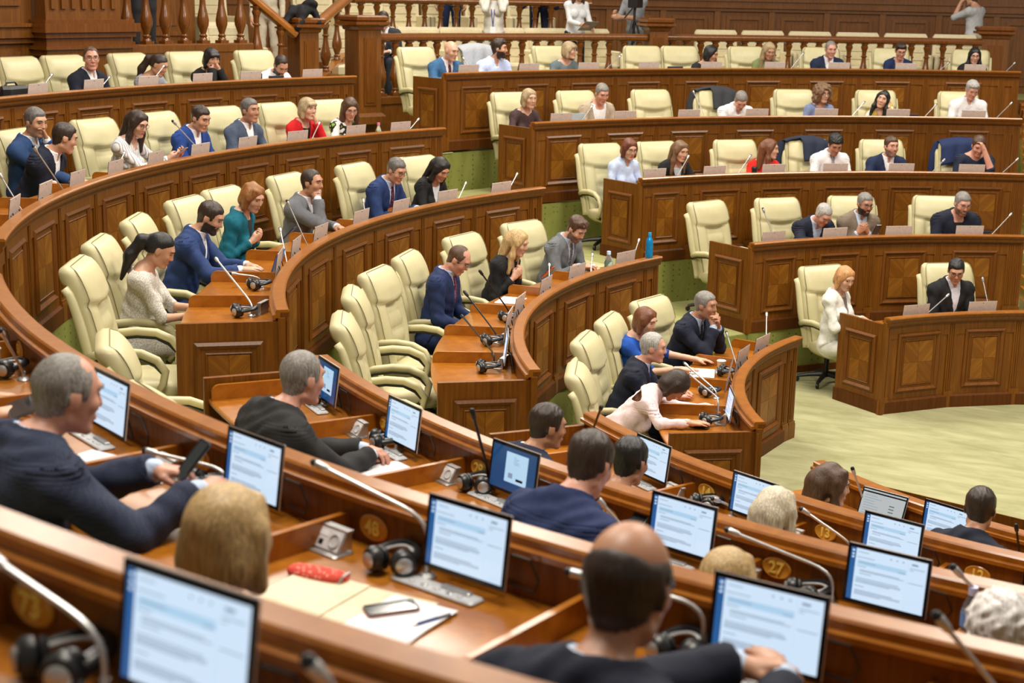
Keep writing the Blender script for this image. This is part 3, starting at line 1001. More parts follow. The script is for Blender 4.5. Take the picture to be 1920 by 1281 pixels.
HAIRC = {'black': (.008, .007, .007), 'darkbrown': (.028, .015, .01), 'brown': (.075, .036, .018), 'lightbrown': (.16, .085, .04), 'auburn': (.15, .05, .018), 'bronze': (.26, .105, .028),
         'blonde': (.46, .31, .135), 'ash': (.36, .27, .15), 'platinum': (.6, .53, .4), 'grey': (.2, .185, .17), 'silver': (.36, .35, .335), 'white': (.72, .68, .66), 'salt': (.11, .1, .095), 'red': (.13, .035, .015), 'ginger': (.5, .25, .1), 'stubble': (.2, .115, .08)}
def hairmat(c):
    n = 'hair_'+c
    if n in MATS: return MATS[n]
    m, nt, b = _nt(n)
    col = HAIRC[c]
    tc = nt.nodes.new('ShaderNodeTexCoord')
    mp = nt.nodes.new('ShaderNodeMapping')
    mp.inputs['Scale'].default_value = (260, 120, 11)
    nz = nt.nodes.new('ShaderNodeTexNoise')
    nz.inputs['Scale'].default_value = 1
    nz.inputs['Detail'].default_value = 4
    nz.inputs['Distortion'].default_value = .8
    nt.links.new(tc.outputs['Object'], mp.inputs['Vector'])
    nt.links.new(mp.outputs['Vector'], nz.inputs['Vector'])
    r = ramp(nt, [(.3, [x*.5 for x in col]), (.5, col), (.72, [min(1, x*1.6) for x in col])])
    nt.links.new(nz.outputs['Fac'], r.inputs['Fac'])
    nt.links.new(r.outputs['Color'], b.inputs['Base Color'])
    b.inputs['Roughness'].default_value = .42
    bp = nt.nodes.new('ShaderNodeBump')
    bp.inputs['Strength'].default_value = .6
    bp.inputs['Distance'].default_value = .004
    nt.links.new(nz.outputs['Fac'], bp.inputs['Height'])
    nt.links.new(bp.outputs['Normal'], b.inputs['Normal'])
    MATS[n] = m
    return m
def cloth(c, pattern=None, c2=None, rough=.8):
    n = 'cloth_%02d%02d%02d%s' % (*[int(x*99) for x in c], pattern or '')
    if n in MATS: return MATS[n]
    m = plain(n, c, rough, var=.1, scale=45, bump=.12, spec=.25, sheen=.0)
    nt = m.node_tree
    b = nt.nodes['Principled BSDF']
    if pattern:
        tc = nt.nodes.new('ShaderNodeTexCoord')
        if pattern == 'stripe':
            v = nt.nodes.new('ShaderNodeTexWave'); v.inputs['Scale'].default_value = 14; v.inputs['Distortion'].default_value = 1.5; out = 'Fac'; st = [(.6, c), (.8, c2)]
        elif pattern == 'floral':
            v = nt.nodes.new('ShaderNodeTexNoise'); v.inputs['Scale'].default_value = 13; v.inputs['Detail'].default_value = 1; out = 'Fac'; st = [(.47, c), (.5, c2), (.6, c2), (.63, (.25, .45, .05) if c2[0] < .1 else (.55, .4, .05))]
        elif pattern == 'dots':
            v = nt.nodes.new('ShaderNodeTexVoronoi'); v.inputs['Scale'].default_value = 70; out = 'Distance'; st = [(.25, c2), (.35, c)]
        elif pattern == 'plaid':
            v = nt.nodes.new('ShaderNodeTexBrick'); v.inputs['Scale'].default_value = 9; v.inputs['Mortar Size'].default_value = .03; v.inputs['Color1'].default_value = (0, 0, 0, 1); v.inputs['Color2'].default_value = (.05, .05, .05, 1); v.inputs['Mortar'].default_value = (1, 1, 1, 1); out = 'Color'; st = [(.1, c), (.9, c2)]
        elif pattern == 'tweed':
            v = nt.nodes.new('ShaderNodeTexChecker'); v.inputs['Scale'].default_value = 120; v.inputs['Color1'].default_value = (0, 0, 0, 1); v.inputs['Color2'].default_value = (.3, .3, .3, 1); out = 'Color'; st = [(0, c), (1, c2)]
        else:
            v = nt.nodes.new('ShaderNodeTexNoise'); v.inputs['Scale'].default_value = 120; out = 'Fac'; st = [(.42, c2), (.58, c)]
        nt.links.new(tc.outputs['Object'], v.inputs['Vector'])
        r = ramp(nt, st)
        nt.links.new(v.outputs[out], r.inputs['Fac'])
        nt.links.new(r.outputs['Color'], b.inputs['Base Color'])
    return m
WHITE = (.78, .79, .82)
PBLUE = (.5, .6, .78)
NAVY = (.016, .024, .06)
DNAVY = (.012, .015, .03)
BLK = (.012, .012, .014)
GREY = (.13, .135, .15)

def hair(style, col, H, R, sc, parent, step, N):
    """hair as its own shell: cap, curtains and tails in the head's frame"""
    f = Field()
    T = lambda p: np.array(p, float)
    C = lambda a, b, ra, rb, k=.025: f.cone(T(a), T(b), ra, rb, 0, k)
    cut = 'face'
    amp, fq = .0012, 60
    crop = style in ('short', 'buzz', 'fringe', 'receding', 'thin', 'quiff', 'curlytop')
    if crop:
        head_field(f, np.zeros(3), I3)
        f.cone((0, -.03, -.05), (0, -.045, -.13), .05, .05, 0, .03)
        amp = 0
    elif style in ('bob', 'bobbangs', 'shag', 'bobshort'):
        f.ell((0, -.016, .034), (.09, .11, .104), 0)
        f.ell((0, -.045, -.045), (.096, .072, .085), 0, I3, .04)
        for s in (-1, 1):
            C((s*.077, -.0, .03), (s*.086, .012, -.095), .026, .024, .03)
            C((s*.045, .05, .09), (s*.078, .035, .0), .015, .017, .03)
        if style == 'bobbangs': C((-.045, .083, .06), (.045, .083, .06), .021, .021, .02)
        if style == 'shag': amp, fq = .0045, 60
    elif style in ('long', 'longwavy', 'longcenter'):
        f.ell((0, -.016, .036), (.089, .109, .103), 0)
        for s in (-1, 1):
            C((s*.076, -.0, .03), (s*.088, .015, -.12), .026, .03, .03)
            C((s*.088, .015, -.12), (s*.1, .035, -.29), .032, .022, .03)
            C((s*.045, .05, .09), (s*.078, .035, .0), .015, .018, .03)
            C((s*.04, -.085, .0), (s*.055, -.1, -.25), .05, .04, .04)
        C((0, -.09, .02), (0, -.105, -.26), .055, .045, .04)
        if style == 'longwavy': amp, fq = .0045, 48
    elif style == 'curly':
        f.ell((0, -.02, .03), (.142, .14, .135), 0)
        for s in (-1, 1): f.ell((s*.095, -.01, -.07), (.058, .07, .075), 0, I3, .03)
        f.ell((0, -.06, -.07), (.1, .07, .08), 0)
        amp, fq = .011, 75
    elif style == 'fluffy':
        f.ell((0, -.02, .035), (.105, .12, .11), 0)
        f.ell((0, -.05, -.05), (.085, .07, .075), 0)
        amp, fq = .007, 110
    elif style == 'pony':
        f.ell((0, -.014, .034), (.083, .105, .101), 0)
        f.ell((0, -.04, -.01), (.079, .075, .07), 0)
        C((0, -.1, .045), (0, -.15, .0), .03, .04, .02)
        C((0, -.15, .0), (.02, -.17, -.14), .045, .045, .03)
        C((.02, -.17, -.14), (.05, -.14, -.32), .045, .014, .03)
    elif style == 'ponybangs':
        f.ell((0, -.014, .034), (.083, .105, .101), 0)
        f.ell((0, -.04, -.01), (.079, .075, .07), 0)
        C((-.045, .08, .068), (.045, .08, .068), .018, .018, .02)
        C((-.062, .055, .05), (-.07, .045, -.03), .014, .008, .02)
        C((.062, .055, .05), (.07, .045, -.03), .014, .008, .02)
        C((0, -.1, .02), (0, -.12, -.08), .04, .025, .02)
    elif style == 'updo':
        f.ell((0, -.014, .036), (.086, .108, .104), 0)
        f.ell((0, -.035, -.02), (.08, .078, .075), 0)
        f.ell((0, -.03, .1), (.055, .06, .04), 0, I3, .03)
    lo, hi = f.bounds()
    if crop: lo, hi = lo-.01, hi+.02; step *= .82; lo[2] = -.125
    g = [np.arange(a, b, step) for a, b in zip(lo, hi)]
    F = f.grid(*g)
    X, Y, Z = g[0][:, None, None], g[1][None, :, None], g[2][None, None, :]
    F = F+amp*(np.sin(fq*X+3*np.sin(fq*.4*Z))*np.sin(fq*.8*Y+2)*np.cos(fq*.5*Z+fq*.3*X)*1.4)
    smax = lambda a, b, k=.012: np.maximum(a, b)+np.maximum(k-np.abs(a-b), 0)**2/(4*k)
    ax = np.abs(X)
    if crop:
        ss = lambda v, a, b: (lambda q: q*q*(3-2*q))(np.clip((v-a)/(b-a), 0, 1))
        up_ = {'receding': .016, 'thin': .02, 'buzz': .004, 'fringe': .0}.get(style, 0)
        front = .062+up_+.3*np.clip(Y-.06, -.03, .05)-(1.1 if up_ > .01 else .15)*np.maximum(0, .045-ax)*(Y > .0)*.45+(.018 if up_ > .01 else 0)
        tq = ss(Y, .034, .058)
        side_ = np.where(Y > .016, -.014, np.where(Y > -.026, .012, -.052-.42*np.clip(-.026-Y, 0, .05)))
        line = side_+(front-side_)*tq
        top = ss(Z, .02, .09)
        g0, g1 = {'short': (.007, .013), 'buzz': (.005, .006), 'fringe': (.009, .004), 'receding': (.007, .008), 'thin': (.007, .004), 'quiff': (.009, .02), 'curlytop': (.009, .024)}[style]
        th = (g0+(g1-g0)*top)*ss(Z-line, -.004, .026)
        if style == 'quiff': th = th+.016*ss(Y, .0, .07)*ss(Z, .07, .11)
        wav = np.sin(70*X+9*np.sin(25*Y)+20*Z)*np.sin(85*Y+11*np.sin(30*X))
        if style == 'curlytop': wav = np.sin(150*X+2*np.sin(90*Z))*np.sin(160*Y)*np.cos(150*Z)*2.2
        th = th*(1+.22*wav)
        if style == 'fringe': th = th*(1-ss(Z-.5*np.maximum(0, -.06-Y), .045, .068))*(1-ss(Y, .015, .035))
        if style == 'thin': th = th*(1-.85*ss(Y, -.02, .05)*ss(Z, .05, .1)*(1-.3*wav))
        F = F+.0022-th
    elif style in ('pony', 'updo', 'ponybangs'):
        line = np.where(Y > .02, .058+.85*np.clip(Y-.055, -.05, .1), np.where(Y > -.02, .02, -.03-.45*(-.02-Y)))
        tail = (Y < -.1) if style == 'pony' else ((Y > .03) & (Z > .045) | (ax > .055) & (Y > .03)) if style == 'ponybangs' else (Y < -9)
        F = np.where(tail, F, smax(F, (line-Z)*.8))
    else:
        # open face
        bang = style in ('bobbangs',)
        k0 = np.sqrt((X/.06)**2+((Y-.115)/.085)**2+((Z+(.045 if bang else .012))/(.085 if bang else .088))**2)
        F = smax(F, -(k0-1)*.06)
        F = smax(F, np.where((Y > .02) & (Z < -.02), (.045-ax)*.8, -1.0), .008)
    V, Q = snet(F, *g)
    if crop:
        tv = th[tuple(np.clip(np.searchsorted(q, V[:, i]), 0, len(q)-1) for i, q in enumerate(g))]
        Q = Q[(tv[Q] > .0012).any(1)]
        u, inv = np.unique(Q, return_inverse=True)
        V, Q = V[u], inv.reshape(-1, 4)
    V = (V*sc)@R.T+H
    # hair lying on shoulders and back keeps outside the body by following gravity a little
    return link('hair', npmesh('hair', V, Q, [hairmat(col)]), parent)

PSTAT = []
def person(M, Hz, label, name='person', sex='m', lean=.16, side=0.0, hyaw=0, hpit=10, hroll=0, pose='desk', top='suit', c=NAVY, c2=WHITE, tie=None, tee=None, hs='short', hc='darkbrown',
           tone='mid', beard=None, glasses=None, full=False, fine=0, rho=None, lap=False, legs=True, stand=False, pattern=None, bottom=None, group=None, wr=None, wl=None, hand='flat', sleeve='long', lipstick=False, scale=1.0, bulk=1.0, cut=0.0):
    """M: frame under the head (local +y = way the trunk faces, z=0 the floor); Hz: height of the head's middle"""
    fem = sex == 'f'
    sc = (.95 if fem else 1.0)*scale
    hip = np.array([0, 0, .52 if not stand else .95*scale])
    Rl = rot('z', rad(hyaw))@rot('x', -rad(hpit))@rot('y', rad(hroll))
    tl = math.atan2(lean, .6)
    Rh = rot('z', rad(hyaw*.5))@rot('x', -(tl*.5+rad(hpit)*.5))
    off = Rh@np.array([0, .055, .17])*sc
    Nz = Hz-off[2]
    N = np.array([side, lean, Nz])
    H = N+off
    # put the head over M's origin
    shift = np.array([-H[0], -H[1], 0])
    hip, N, H = hip+shift, N+shift, H+shift
    upv = nrm(N-hip)
    xr = nrm(np.array([1, 0, 0])-upv*upv[0])
    fv = np.cross(upv, xr)
    RT = np.stack([xr, fv, upv], 1)
    tl_ = np.linalg.norm(N-hip)
    at_ = lambda u, y=0, x=0: hip+(N-hip)*u+fv*y+xr*x
    f = Field()
    head_field(f, H, Rl, sc, fem, 1)
    f.cone(N+fv*.0-upv*.03, H+Rl@np.array([0, -.025, -.06])*sc, .056 if not fem else .046, .052 if not fem else .044, 2, .025)
    sw = (.152 if fem else .188)*scale*(.5+.5*bulk)
    bw = (1.05 if not fem else .88)*bulk
    f.ell(at_(.0, -.01), (.172*bw, .13, .13), 3, RT, .05)
    f.ell(at_(.32, .0), (.152*bw, .122, .17*tl_/.55), 3, RT, .05)
    f.ell(at_(.66, .004), (.16*bw, .118*bw, .19*tl_/.55), 3, RT, .05)
    f.cone(at_(.86, -.02, -.1*bw), at_(.86, -.02, .1*bw), .078*bw, .078*bw, 3, .05)
    f.cone(at_(.99, -.02), at_(.86, -.015, sw*.78), .05*bw, .055*bw, 3, .05)
    f.cone(at_(.99, -.02), at_(.86, -.015, -sw*.78), .05*bw, .055*bw, 3, .05)
    if fem:
        for s in (-1, 1): f.ell(at_(.62, .1, s*.07), (.058, .05, .06), 3, RT, .03)
    # arms
    ED = {}
    edge = min(.5, max(.2, (rho+(-hip[1])-.67))) if rho is not None else .42
    ye = edge
    zd = .835
    P = {'desk': ((.13, ye+.14, zd), (-.13, ye+.14, zd)), 'clasp': ((.055, ye+.12, zd), (-.05, ye+.13, zd)), 'type': ((.11, ye+.2, zd+.02), (-.1, ye+.2, zd+.02)),
         'phone': ((.065, ye-.03, .9), (-.065, ye-.03, .9)), 'lap': ((.1, .34, .68), (-.09, .36, .68)), 'fold': ((-.1, ye-.02, .86), (.1, ye-.0, .84)),
         'chinR': (None, (-.14, ye+.16, zd)), 'chinL': ((.14, ye+.16, zd), None), 'face': (None, None), 'read': ((.12, ye+.1, zd+.04), (-.13, ye+.1, zd))}
    base = P.get(pose, ((.13, .4, .8), (-.13, .4, .8)))
    for i, s in ((0, 1), (1, -1)):
        sh = at_(.87, -.0, s*sw)
        ov = (wr, wl)[i]
        up_arm, fo = .29*scale, .255*scale
        ft = ov if ov is not None else base[i]
        if ft is None:
            w_ = H+Rl@np.array([s*.045, .095, -.13 if pose != 'face' else -.085])*sc
            face = True
        else:
            # wrist targets are given with the hip at y=0
            w_ = np.array(ft, float)+(np.array([hip[0], hip[1], 0]) if ov is None else 0)
            face = False
        if ov is not None and len(ov) == 4:
            face = True
            w_ = H+Rl@np.array(ov[:3])*sc
        d = w_-sh
        D = np.linalg.norm(d)
        if D > (up_arm+fo)*.985:
            w_ = sh+d/D*(up_arm+fo)*.985; d = w_-sh; D = np.linalg.norm(d)
        a = (up_arm**2-fo**2+D*D)/(2*D)
        h = math.sqrt(max(1e-5, up_arm**2-a*a))
        hint = np.array([s*.45, -.35, -.9]) if not face else np.array([s*.35, .25, -1.0])
        hint = hint-d/D*(hint@d/D)
        e = sh+d/D*a+nrm(hint)*h
        if not face and not stand and not lap and e[2] < .80 and e[1]-hip[1] > edge-.06: e[2] = .82
        r0 = np.array((.055, .046, .042, .03) if not fem else (.043, .036, .032, .025))*(.4+.6*bulk)
        f.ell(sh, (.058*bw, .06*bw, .062*bw), 4, I3, .04)
        f.cone(sh, e, r0[0], r0[1], 4, .03)
        f.cone(e, w_, r0[2]+.003, r0[3], 5, .02)
        ED[s] = (sh, e, w_, face)
    # legs
    if legs:
        for s in (-1, 1):
            if stand:
                k_ = np.array([s*.1, .02, .5*scale])+shift; a_ = np.array([s*.11, -.01, .09])+shift
            else:
                k_ = np.array([s*.11, .43, .53])+shift*[1, 1, 0]; a_ = np.array([s*.11, .42, .1])+shift*[1, 1, 0]
            f.cone(hip+xr*s*.085-np.array([0, 0, .02]), k_, .088*bw, .06, 6, .03)
            f.cone(k_, a_, .056, .04, 7, .02)
            f.cone(a_+[0, -.03, -.045], a_+[0, .15, -.06], .042, .034, 8, .02)
    # grid: fine round the head, coarse elsewhere
    fn, co = ((.0085, .021), (.007, .018), (.0052, .0135))[fine]
    lo, hi = f.bounds()
    lo[2] = max(lo[2], cut)
    fz = max(.1, min(.2, H[2]-N[2]))
    z1 = H[2]-.5*fz-.04
    zs = axis_grid(lo[2], hi[2], H[2]-.145, H[2]+.16, fn, co)
    zb = .62 if not stand else .9
    if zs[0] < zb-.1:
        zs = np.concatenate([np.arange(zs[0], zb, co*1.7), zs[zs > zb+co*.6]])
    tt = np.clip((zs-(z1-.16))/.16, 0, 1)
    tt = tt*tt*(3-2*tt)
    ratio = fn/co
    scz = 1-(1-ratio)*tt
    mid = (lo+hi)/2
    cx, cy = mid[0]+(H[0]-mid[0])*tt, mid[1]+(H[1]-mid[1])*tt
    ex = max(abs(hi[0]-mid[0]), .26/ratio); ey = max(abs(hi[1]-mid[1]), .26/ratio)
    us = np.arange(-ex, ex+co, co); vs = np.arange(-ey, ey+co, co)
    F = f.warp(us, vs, zs, scz, cx, cy)
    V, Q = snet(F, us, vs, zs)
    zi = np.interp(V[:, 2], zs, np.arange(len(zs)))
    s_, ax_, ay_ = np.interp(V[:, 2], zs, scz), np.interp(V[:, 2], zs, cx), np.interp(V[:, 2], zs, cy)
    V = np.stack([V[:, 0]*s_+ax_, V[:, 1]*s_+ay_, V[:, 2]], 1)
    Nn = vnormals(V, Q)
    lab = f.label(V)
    MV = skin(tone)
    # hands joined at the wrists
    bv, bq, off_ = [V], [Q], len(V)
    hs_ = .97 if fem else 1.06
    for s in (1, -1):
        sh, e, w_, face = ED[s]
        d = nrm(w_-e)
        if pose in ('phone',) or (stand and not face):
            bn = np.array([s*.6, .0, -.5]) if not stand else np.array([s*1., 0, .1]); kind = 'hold'
        elif face:
            bn = np.array([s*.9, .55, .0]); kind = 'hold'
            if pose == 'face': bn = np.array([s*.8, .8, .1])
        elif pose == 'clasp':
            bn = np.array([s*.4, -.1, .9]); kind = 'hold'; d = nrm(d+np.array([-s*.9, .15, 0]))
        else:
            bn = np.array([s*.15, 0, 1.]); kind = hand
            d = nrm(d*[1, 1, .15]+[-s*.15, 0, 0])
        zv = nrm(bn-d*(bn@d)); xv = np.cross(d, zv)
        hv, hq = HANDS[fine][kind]
        hv = hv*hs_*[1 if s > 0 else -1, 1, 1]
        hv = hv@np.stack([xv, d, zv], 1).T+w_
        hq = hq if s > 0 else hq[:, ::-1]
        bv.append(hv); bq.append(hq+off_); off_ += len(hv)
    body = link(name, npmesh('body', np.concatenate(bv), np.concatenate(bq), [MV]), None, M)
    tag(body, label, 'person', group)
    # ---- garments: shells lifted off the body surface
    loc = (V-N)@RT                      # x right, y front, z along the spine (0 at the neck's root)
    front = (loc[:, 1] > -.02)
    torso = (lab == 3)
    armU, armF = lab == 4, lab == 5
    fq_ = V[Q].mean(1)
    ql = lab[Q]
    ln = loc[Q].mean(1)
    nf = (Nn@RT)[:, 1][Q].mean(1)
    n3, n4, n5 = [(ql == q).sum(1) for q in (3, 4, 5)]
    mx_ = np.maximum(np.maximum(n3, n4), n5)
    clad = (n3+n4+n5) >= 2
    isT = clad & (n3 == mx_)
    isU = clad & (n4 == mx_) & ~isT
    isF = clad & (n5 == mx_) & ~isT & ~isU
    isL = np.isin(ql, (6, 7)).sum(1) >= 2
    isN = np.isin(ql, (2,)).sum(1) >= 2
    isS = np.isin(ql, (8,)).sum(1) >= 2
    wd = np.full(len(Q), 9.)
    for s in (1, -1):
        wd = np.minimum(wd, np.linalg.norm(fq_-ED[s][2], axis=1))
    ax = np.abs(ln[:, 0])
    neckz = ln[:, 2]
    def shell(nm, mask, offv, mat, tuck=-.001):
        if mask.sum() < 6: return None
        q = Q[mask]
        u, inv = np.unique(q, return_inverse=True)
        q = inv.reshape(q.shape)
        # open edges tuck in
        ed = np.sort(np.stack([q, np.roll(q, -1, 1)], -1).reshape(-1, 2), 1)
        key = ed[:, 0].astype(np.int64)*len(u)+ed[:, 1]
        k_, cnt = np.unique(key, return_counts=True)
        bd = k_[cnt == 1]
        o = np.broadcast_to(offv, (len(V),))[u].copy() if np.ndim(offv) else np.full(len(u), offv)
        rim = np.zeros(len(u), bool)
        rim[(bd//len(u)).astype(int)] = True; rim[(bd % len(u)).astype(int)] = True
        P_ = V[u]
        # soften the stair-stepped outline along the rim
        nb = np.stack([bd//len(u), bd % len(u)], 1).astype(int)
        for it in range(3):
            acc = np.zeros_like(P_); ct = np.zeros(len(u))
            for a, b_ in ((0, 1), (1, 0)):
                np.add.at(acc, nb[:, a], P_[nb[:, b_]]); np.add.at(ct, nb[:, a], 1)
            mm = rim & (ct > 0)
            P_[mm] = .5*P_[mm]+.5*acc[mm]/ct[mm][:, None]
        W_ = P_+Nn[u]*o[:, None]
        # rolled hem
        n0 = len(W_)
        hem = P_+Nn[u]*tuck
        e2 = ed[np.isin(key, bd)]
        raw = np.stack([q, np.roll(q, -1, 1)], -1).reshape(-1, 2)[np.isin(key, bd)]
        hq2 = np.stack([raw[:, 1], raw[:, 0], raw[:, 0]+n0, raw[:, 1]+n0], 1)
        return link(nm, npmesh(nm, np.concatenate([W_, hem]), np.concatenate([q, hq2]), [mat]), body)
    vz = ln[:, 2]
    wv = loc+.03*np.sin(loc[:, [1, 2, 0]]*17+side*40+hpit)
    wob = .0035*np.sin(wv[:, 2]*31+wv[:, 0]*38)*np.sin(wv[:, 1]*29-wv[:, 0]*22+1)+.002*np.sin(wv[:, 2]*58-wv[:, 0]*49+wv[:, 1]*35)
    if fine: wob = wob*1.5
    upper = isT | isU | isF
    cm = cloth(c, pattern, (tuple(min(1, x*2.2+.012) for x in c) if pattern == 'tweed' else c2) if pattern else None)
    botm = cloth(bottom if bottom else (c if top == 'suit' else BLK))
    low = vz < -tl_*.98
    vdep, vw = {'suit': (.34, .066), 'blazer': (.31, .072), 'open': (.5, .11), 'shirt': (.06, .034), 'tee': (.05, .085), 'blouse': (.12, .075), 'dress': (.06, .085), 'round': (.045, .09)}[top]
    inV = (nf > .05) & (vz > -vdep) & (ax < vw*np.clip(1+vz/vdep, 0, 1)+.0) & (isT | isN) & (ln[:, 1] > 0)
    collar_lo = -.005 if not fem else -.012
    if top in ('suit', 'blazer', 'open'):
        arm_ok = isU | (isF & (wd > .035))
        jk = (((isT | (isN & (ln[:, 1] < .045))) & (vz < (.042 if not fem else .014)-.35*np.clip(ln[:, 1], 0, .1)) & ~inV) | arm_ok)
        lap_ = ((loc[:, 1] > 0) & (np.abs(loc[:, 0]) < vw*1.9*np.clip(1.05+loc[:, 2]/vdep, 0, 1)+.012) & (loc[:, 2] > -vdep*1.05)).astype(float)*.005
        shell('jacket', jk, .015+wob+lap_+.006*np.clip((loc[:, 2]+.03)*25, 0, 1), cm)
        under = cloth(c2) if top == 'suit' or tee is None else cloth(tee)
        if tee is not None: under = cloth(tee)
        un = (isT & (nf > -.2) & (vz > -vdep-.06) & (ax < vw+.03) & (vz < .0)) | ((isT | isN) & (vz > -.06) & (vz < (.047 if tee is None else .012)))
        if tee is None and not fem:
            notch = (nf > .3) & (ax < .016+.12*np.maximum(0, vz)) & (vz > -.03)
            un &= ~notch
        elif fem and tee is None:
            un &= ~((nf > .1) & (ax < .05*np.clip(1+(vz+.0)/.16, 0, 1)) & (vz > -.16)); un &= (vz < -.0) | (nf < -.1)
        else:
            un &= ~((nf > .0) & (vz > -.045) & (ax < .06))
        shell('shirt', un, .006+.004*np.clip(loc[:, 2]*20, 0, 1), under)
        if tie: shell('tie', (isT | isN) & (nf > .3) & (ax < np.where(vz > -.03, .014, .021)) & (vz > -vdep-.03) & (vz < .0), .0115, cloth(tie, 'dots', tuple(min(1, x*3+.1) for x in tie)))
        if not fem:
            for s in (1, -1):
                shell('shirt_cuff', isF & (wd > .008) & (wd < .06) & (np.linalg.norm(fq_-ED[s][2], axis=1) < .07), .006, under)
    else:
        if sleeve == 'short': arm = isU
        elif sleeve == 'none': arm = isU & (neckz > -.14)
        else: arm = isU | (isF & (wd > .02))
        hi_ = {'shirt': .045, 'tee': .0, 'blouse': -.0, 'dress': -.01, 'round': .0}[top]
        body_ = (isT | isN) & (vz < hi_) & ~inV
        if hpit > 50: body_ = (isT | isN) & (vz < .05)
        if top == 'shirt': body_ &= ~((nf > .3) & (ax < .02+.1*np.maximum(0, vz)) & (vz > -.06))
        if top == 'dress': body_ |= isL & (fq_[:, 2] > .3)
        shell({'shirt': 'shirt', 'tee': 'tee_shirt', 'blouse': 'blouse', 'dress': 'dress', 'round': 'top'}[top], body_ | arm, .010+wob+(.003*np.clip(loc[:, 2]*30, 0, 1) if top == 'shirt' else 0), cm)
        if tie: shell('tie', (isT | isN) & (nf > .3) & (ax < .02) & (vz > -.4) & (vz < .01), .016, cloth(tie))
        if tee is not None: shell('undershirt', (isT) & (nf > .0) & (vz > -.2) & (ax < .09), .006, cloth(tee))
    if legs and top != 'dress': shell('trousers', isL | (isT & low), .009, botm)
    if legs: shell('shoes', isS, .004, cloth(BLK))
    # ---- face and hair
    HM = Matrix.Translation(H)@Matrix(Rl.tolist()).to_4x4()@Matrix.Scale(sc, 4)
    if 'eyes' not in PC:
        for k_, mats in (('eyes', [EYEW, EYED]), ('lips', [lipmat(tone)])): PC[k_] = FM[k_].mesh(k_, mats, True)
        PC['lips_red'] = FM['lips'].mesh('lips', [lipmat(tone, True)], True)
    if cut < .9 or True:
        link('eyes', PC['eyes'], body, HM)
        k_ = 'eyebrows'+hc
        if k_ not in PC: PC[k_] = FM['eyebrows'].mesh('eyebrows', [plain('brow_'+hc, tuple(x*.6 for x in HAIRC[hc]), .7)], True)
        link('eyebrows', PC[k_], body, HM)
        link('lips', PC['lips_red' if lipstick else 'lips'], body, HM)
    if glasses:
        k_ = 'glasses'+glasses
        if k_ not in PC: PC[k_] = FM['glasses'].mesh('glasses', [{'dark': BLACK, 'metal': plain('spectacle_metal', (.16, .15, .14), .35, metal=.6), 'brown': plain('tortoise', (.08, .03, .01), .3)}[glasses]], True)
        link('glasses', PC[k_], body, HM)
    if beard:
        hl = (fq_-H)@Rl/sc
        bm = (np.isin(ql, (1, 2)).sum(1) >= 2) & (hl[:, 2] < -.03) & (hl[:, 2] > -.128) & (hl[:, 1] > -.015+.35*np.maximum(0, hl[:, 2]+.06)) & (np.abs(hl[:, 0]) > -1)
        bm &= ~((np.abs(hl[:, 0]) < .022) & (hl[:, 2] > -.076) & (hl[:, 2] < -.053) & (hl[:, 1] > .08))
        bm &= ~((hl[:, 2] > -.05) & (hl[:, 1] > .055) & (np.abs(hl[:, 0]) < .05) & ~((np.abs(hl[:, 0]) < .026) & (hl[:, 2] < -.043)))
        shell('beard', bm, .001 if beard == 'stubble' else .0042 if full else .0012, hairmat(beard))
    if hs != 'none':
        hair(hs, hc, H, Rl, sc, body, (.0115, .0095, .0068)[fine], N)
    PSTAT.append(len(V))
    return body
PC = {}
# ---------------------------------------------------------------- gallery behind the rows
def pt(r, t, z):
    return Vector((r*math.cos(rad(t)), r*math.sin(rad(t)), z))
tag(ring('floor_8', 0, 0, 98, 161, 2.35, 2.45, TREAD_C, lambda t: rg(t)+.0, lambda t: 16.0), kind='structure')
tag(ring('trim_8', 0, 0, 98, 156, 1.99, 2.45, W_GAL, lambda t: rg(t)-.06, lambda t: rg(t)), kind='structure')
tag(ring('floor_9', 0, 0, 131.5, 165, 2.45, 2.92, TREAD_C, lambda t: 15.9, lambda t: 19.5), kind='structure')
BALP = [(.001, 0), (.052, 0), (.052, .03), (.04, .045), (.05, .06), (.05, .075), (.034, .09), (.05, .14), (.072, .2), (.076, .26), (.062, .33), (.042, .42), (.035, .5), (.034, .53), (.05, .54), (.05, .555), (.034, .565), (.036, .62), (.045, .66), (.058, .69), (.058, .715), (.045, .73), (.05, .745), (.05, .76), (.001, .76)]
_b = MB().lathe(BALP, 14)
_b.box((-.062, -.062, -.03), (.062, .062, .012)).box((-.055, -.055, .75), (.055, .055, .775))
BALM = _b.mesh('baluster', W_BAL, True)
RLP = [(-.075, -.04), (-.085, -.01), (-.075, .03), (-.045, .055), (.045, .055), (.075, .03), (.085, -.01), (.075, -.04), (.04, -.055), (-.04, -.055)]
def balustrade(label, t0, t1, rf, zr, zb, n, ends=True):
    o = empty('balustrade', Matrix.Identity(4), label, 'balustrade')
    MB().sweep([(p, q) for p, q in RLP], 0, t0, t1, 1.5, 0, rf, zr).obj('handrail', W_BAL, o, smooth=True)
    MB().sweep([(-.08, -.05), (-.08, .04), (-.06, .055), (.06, .055), (.08, .04), (.08, -.05)], 0, t0, t1, 1.5, 0, rf, zb).obj('plinth_rail', W_GAL, o)
    hh = zr-.05-(zb+.055)
    for i in range(n):
        t = t0+(t1-t0)*(i+.5)/n
        link('baluster', BALM, o, Tm(*pt(rf(t), t, zb+.08))@Rz(rad(t))@Matrix.Diagonal((1, 1, (hh-.02)/.775, 1)))
    return o
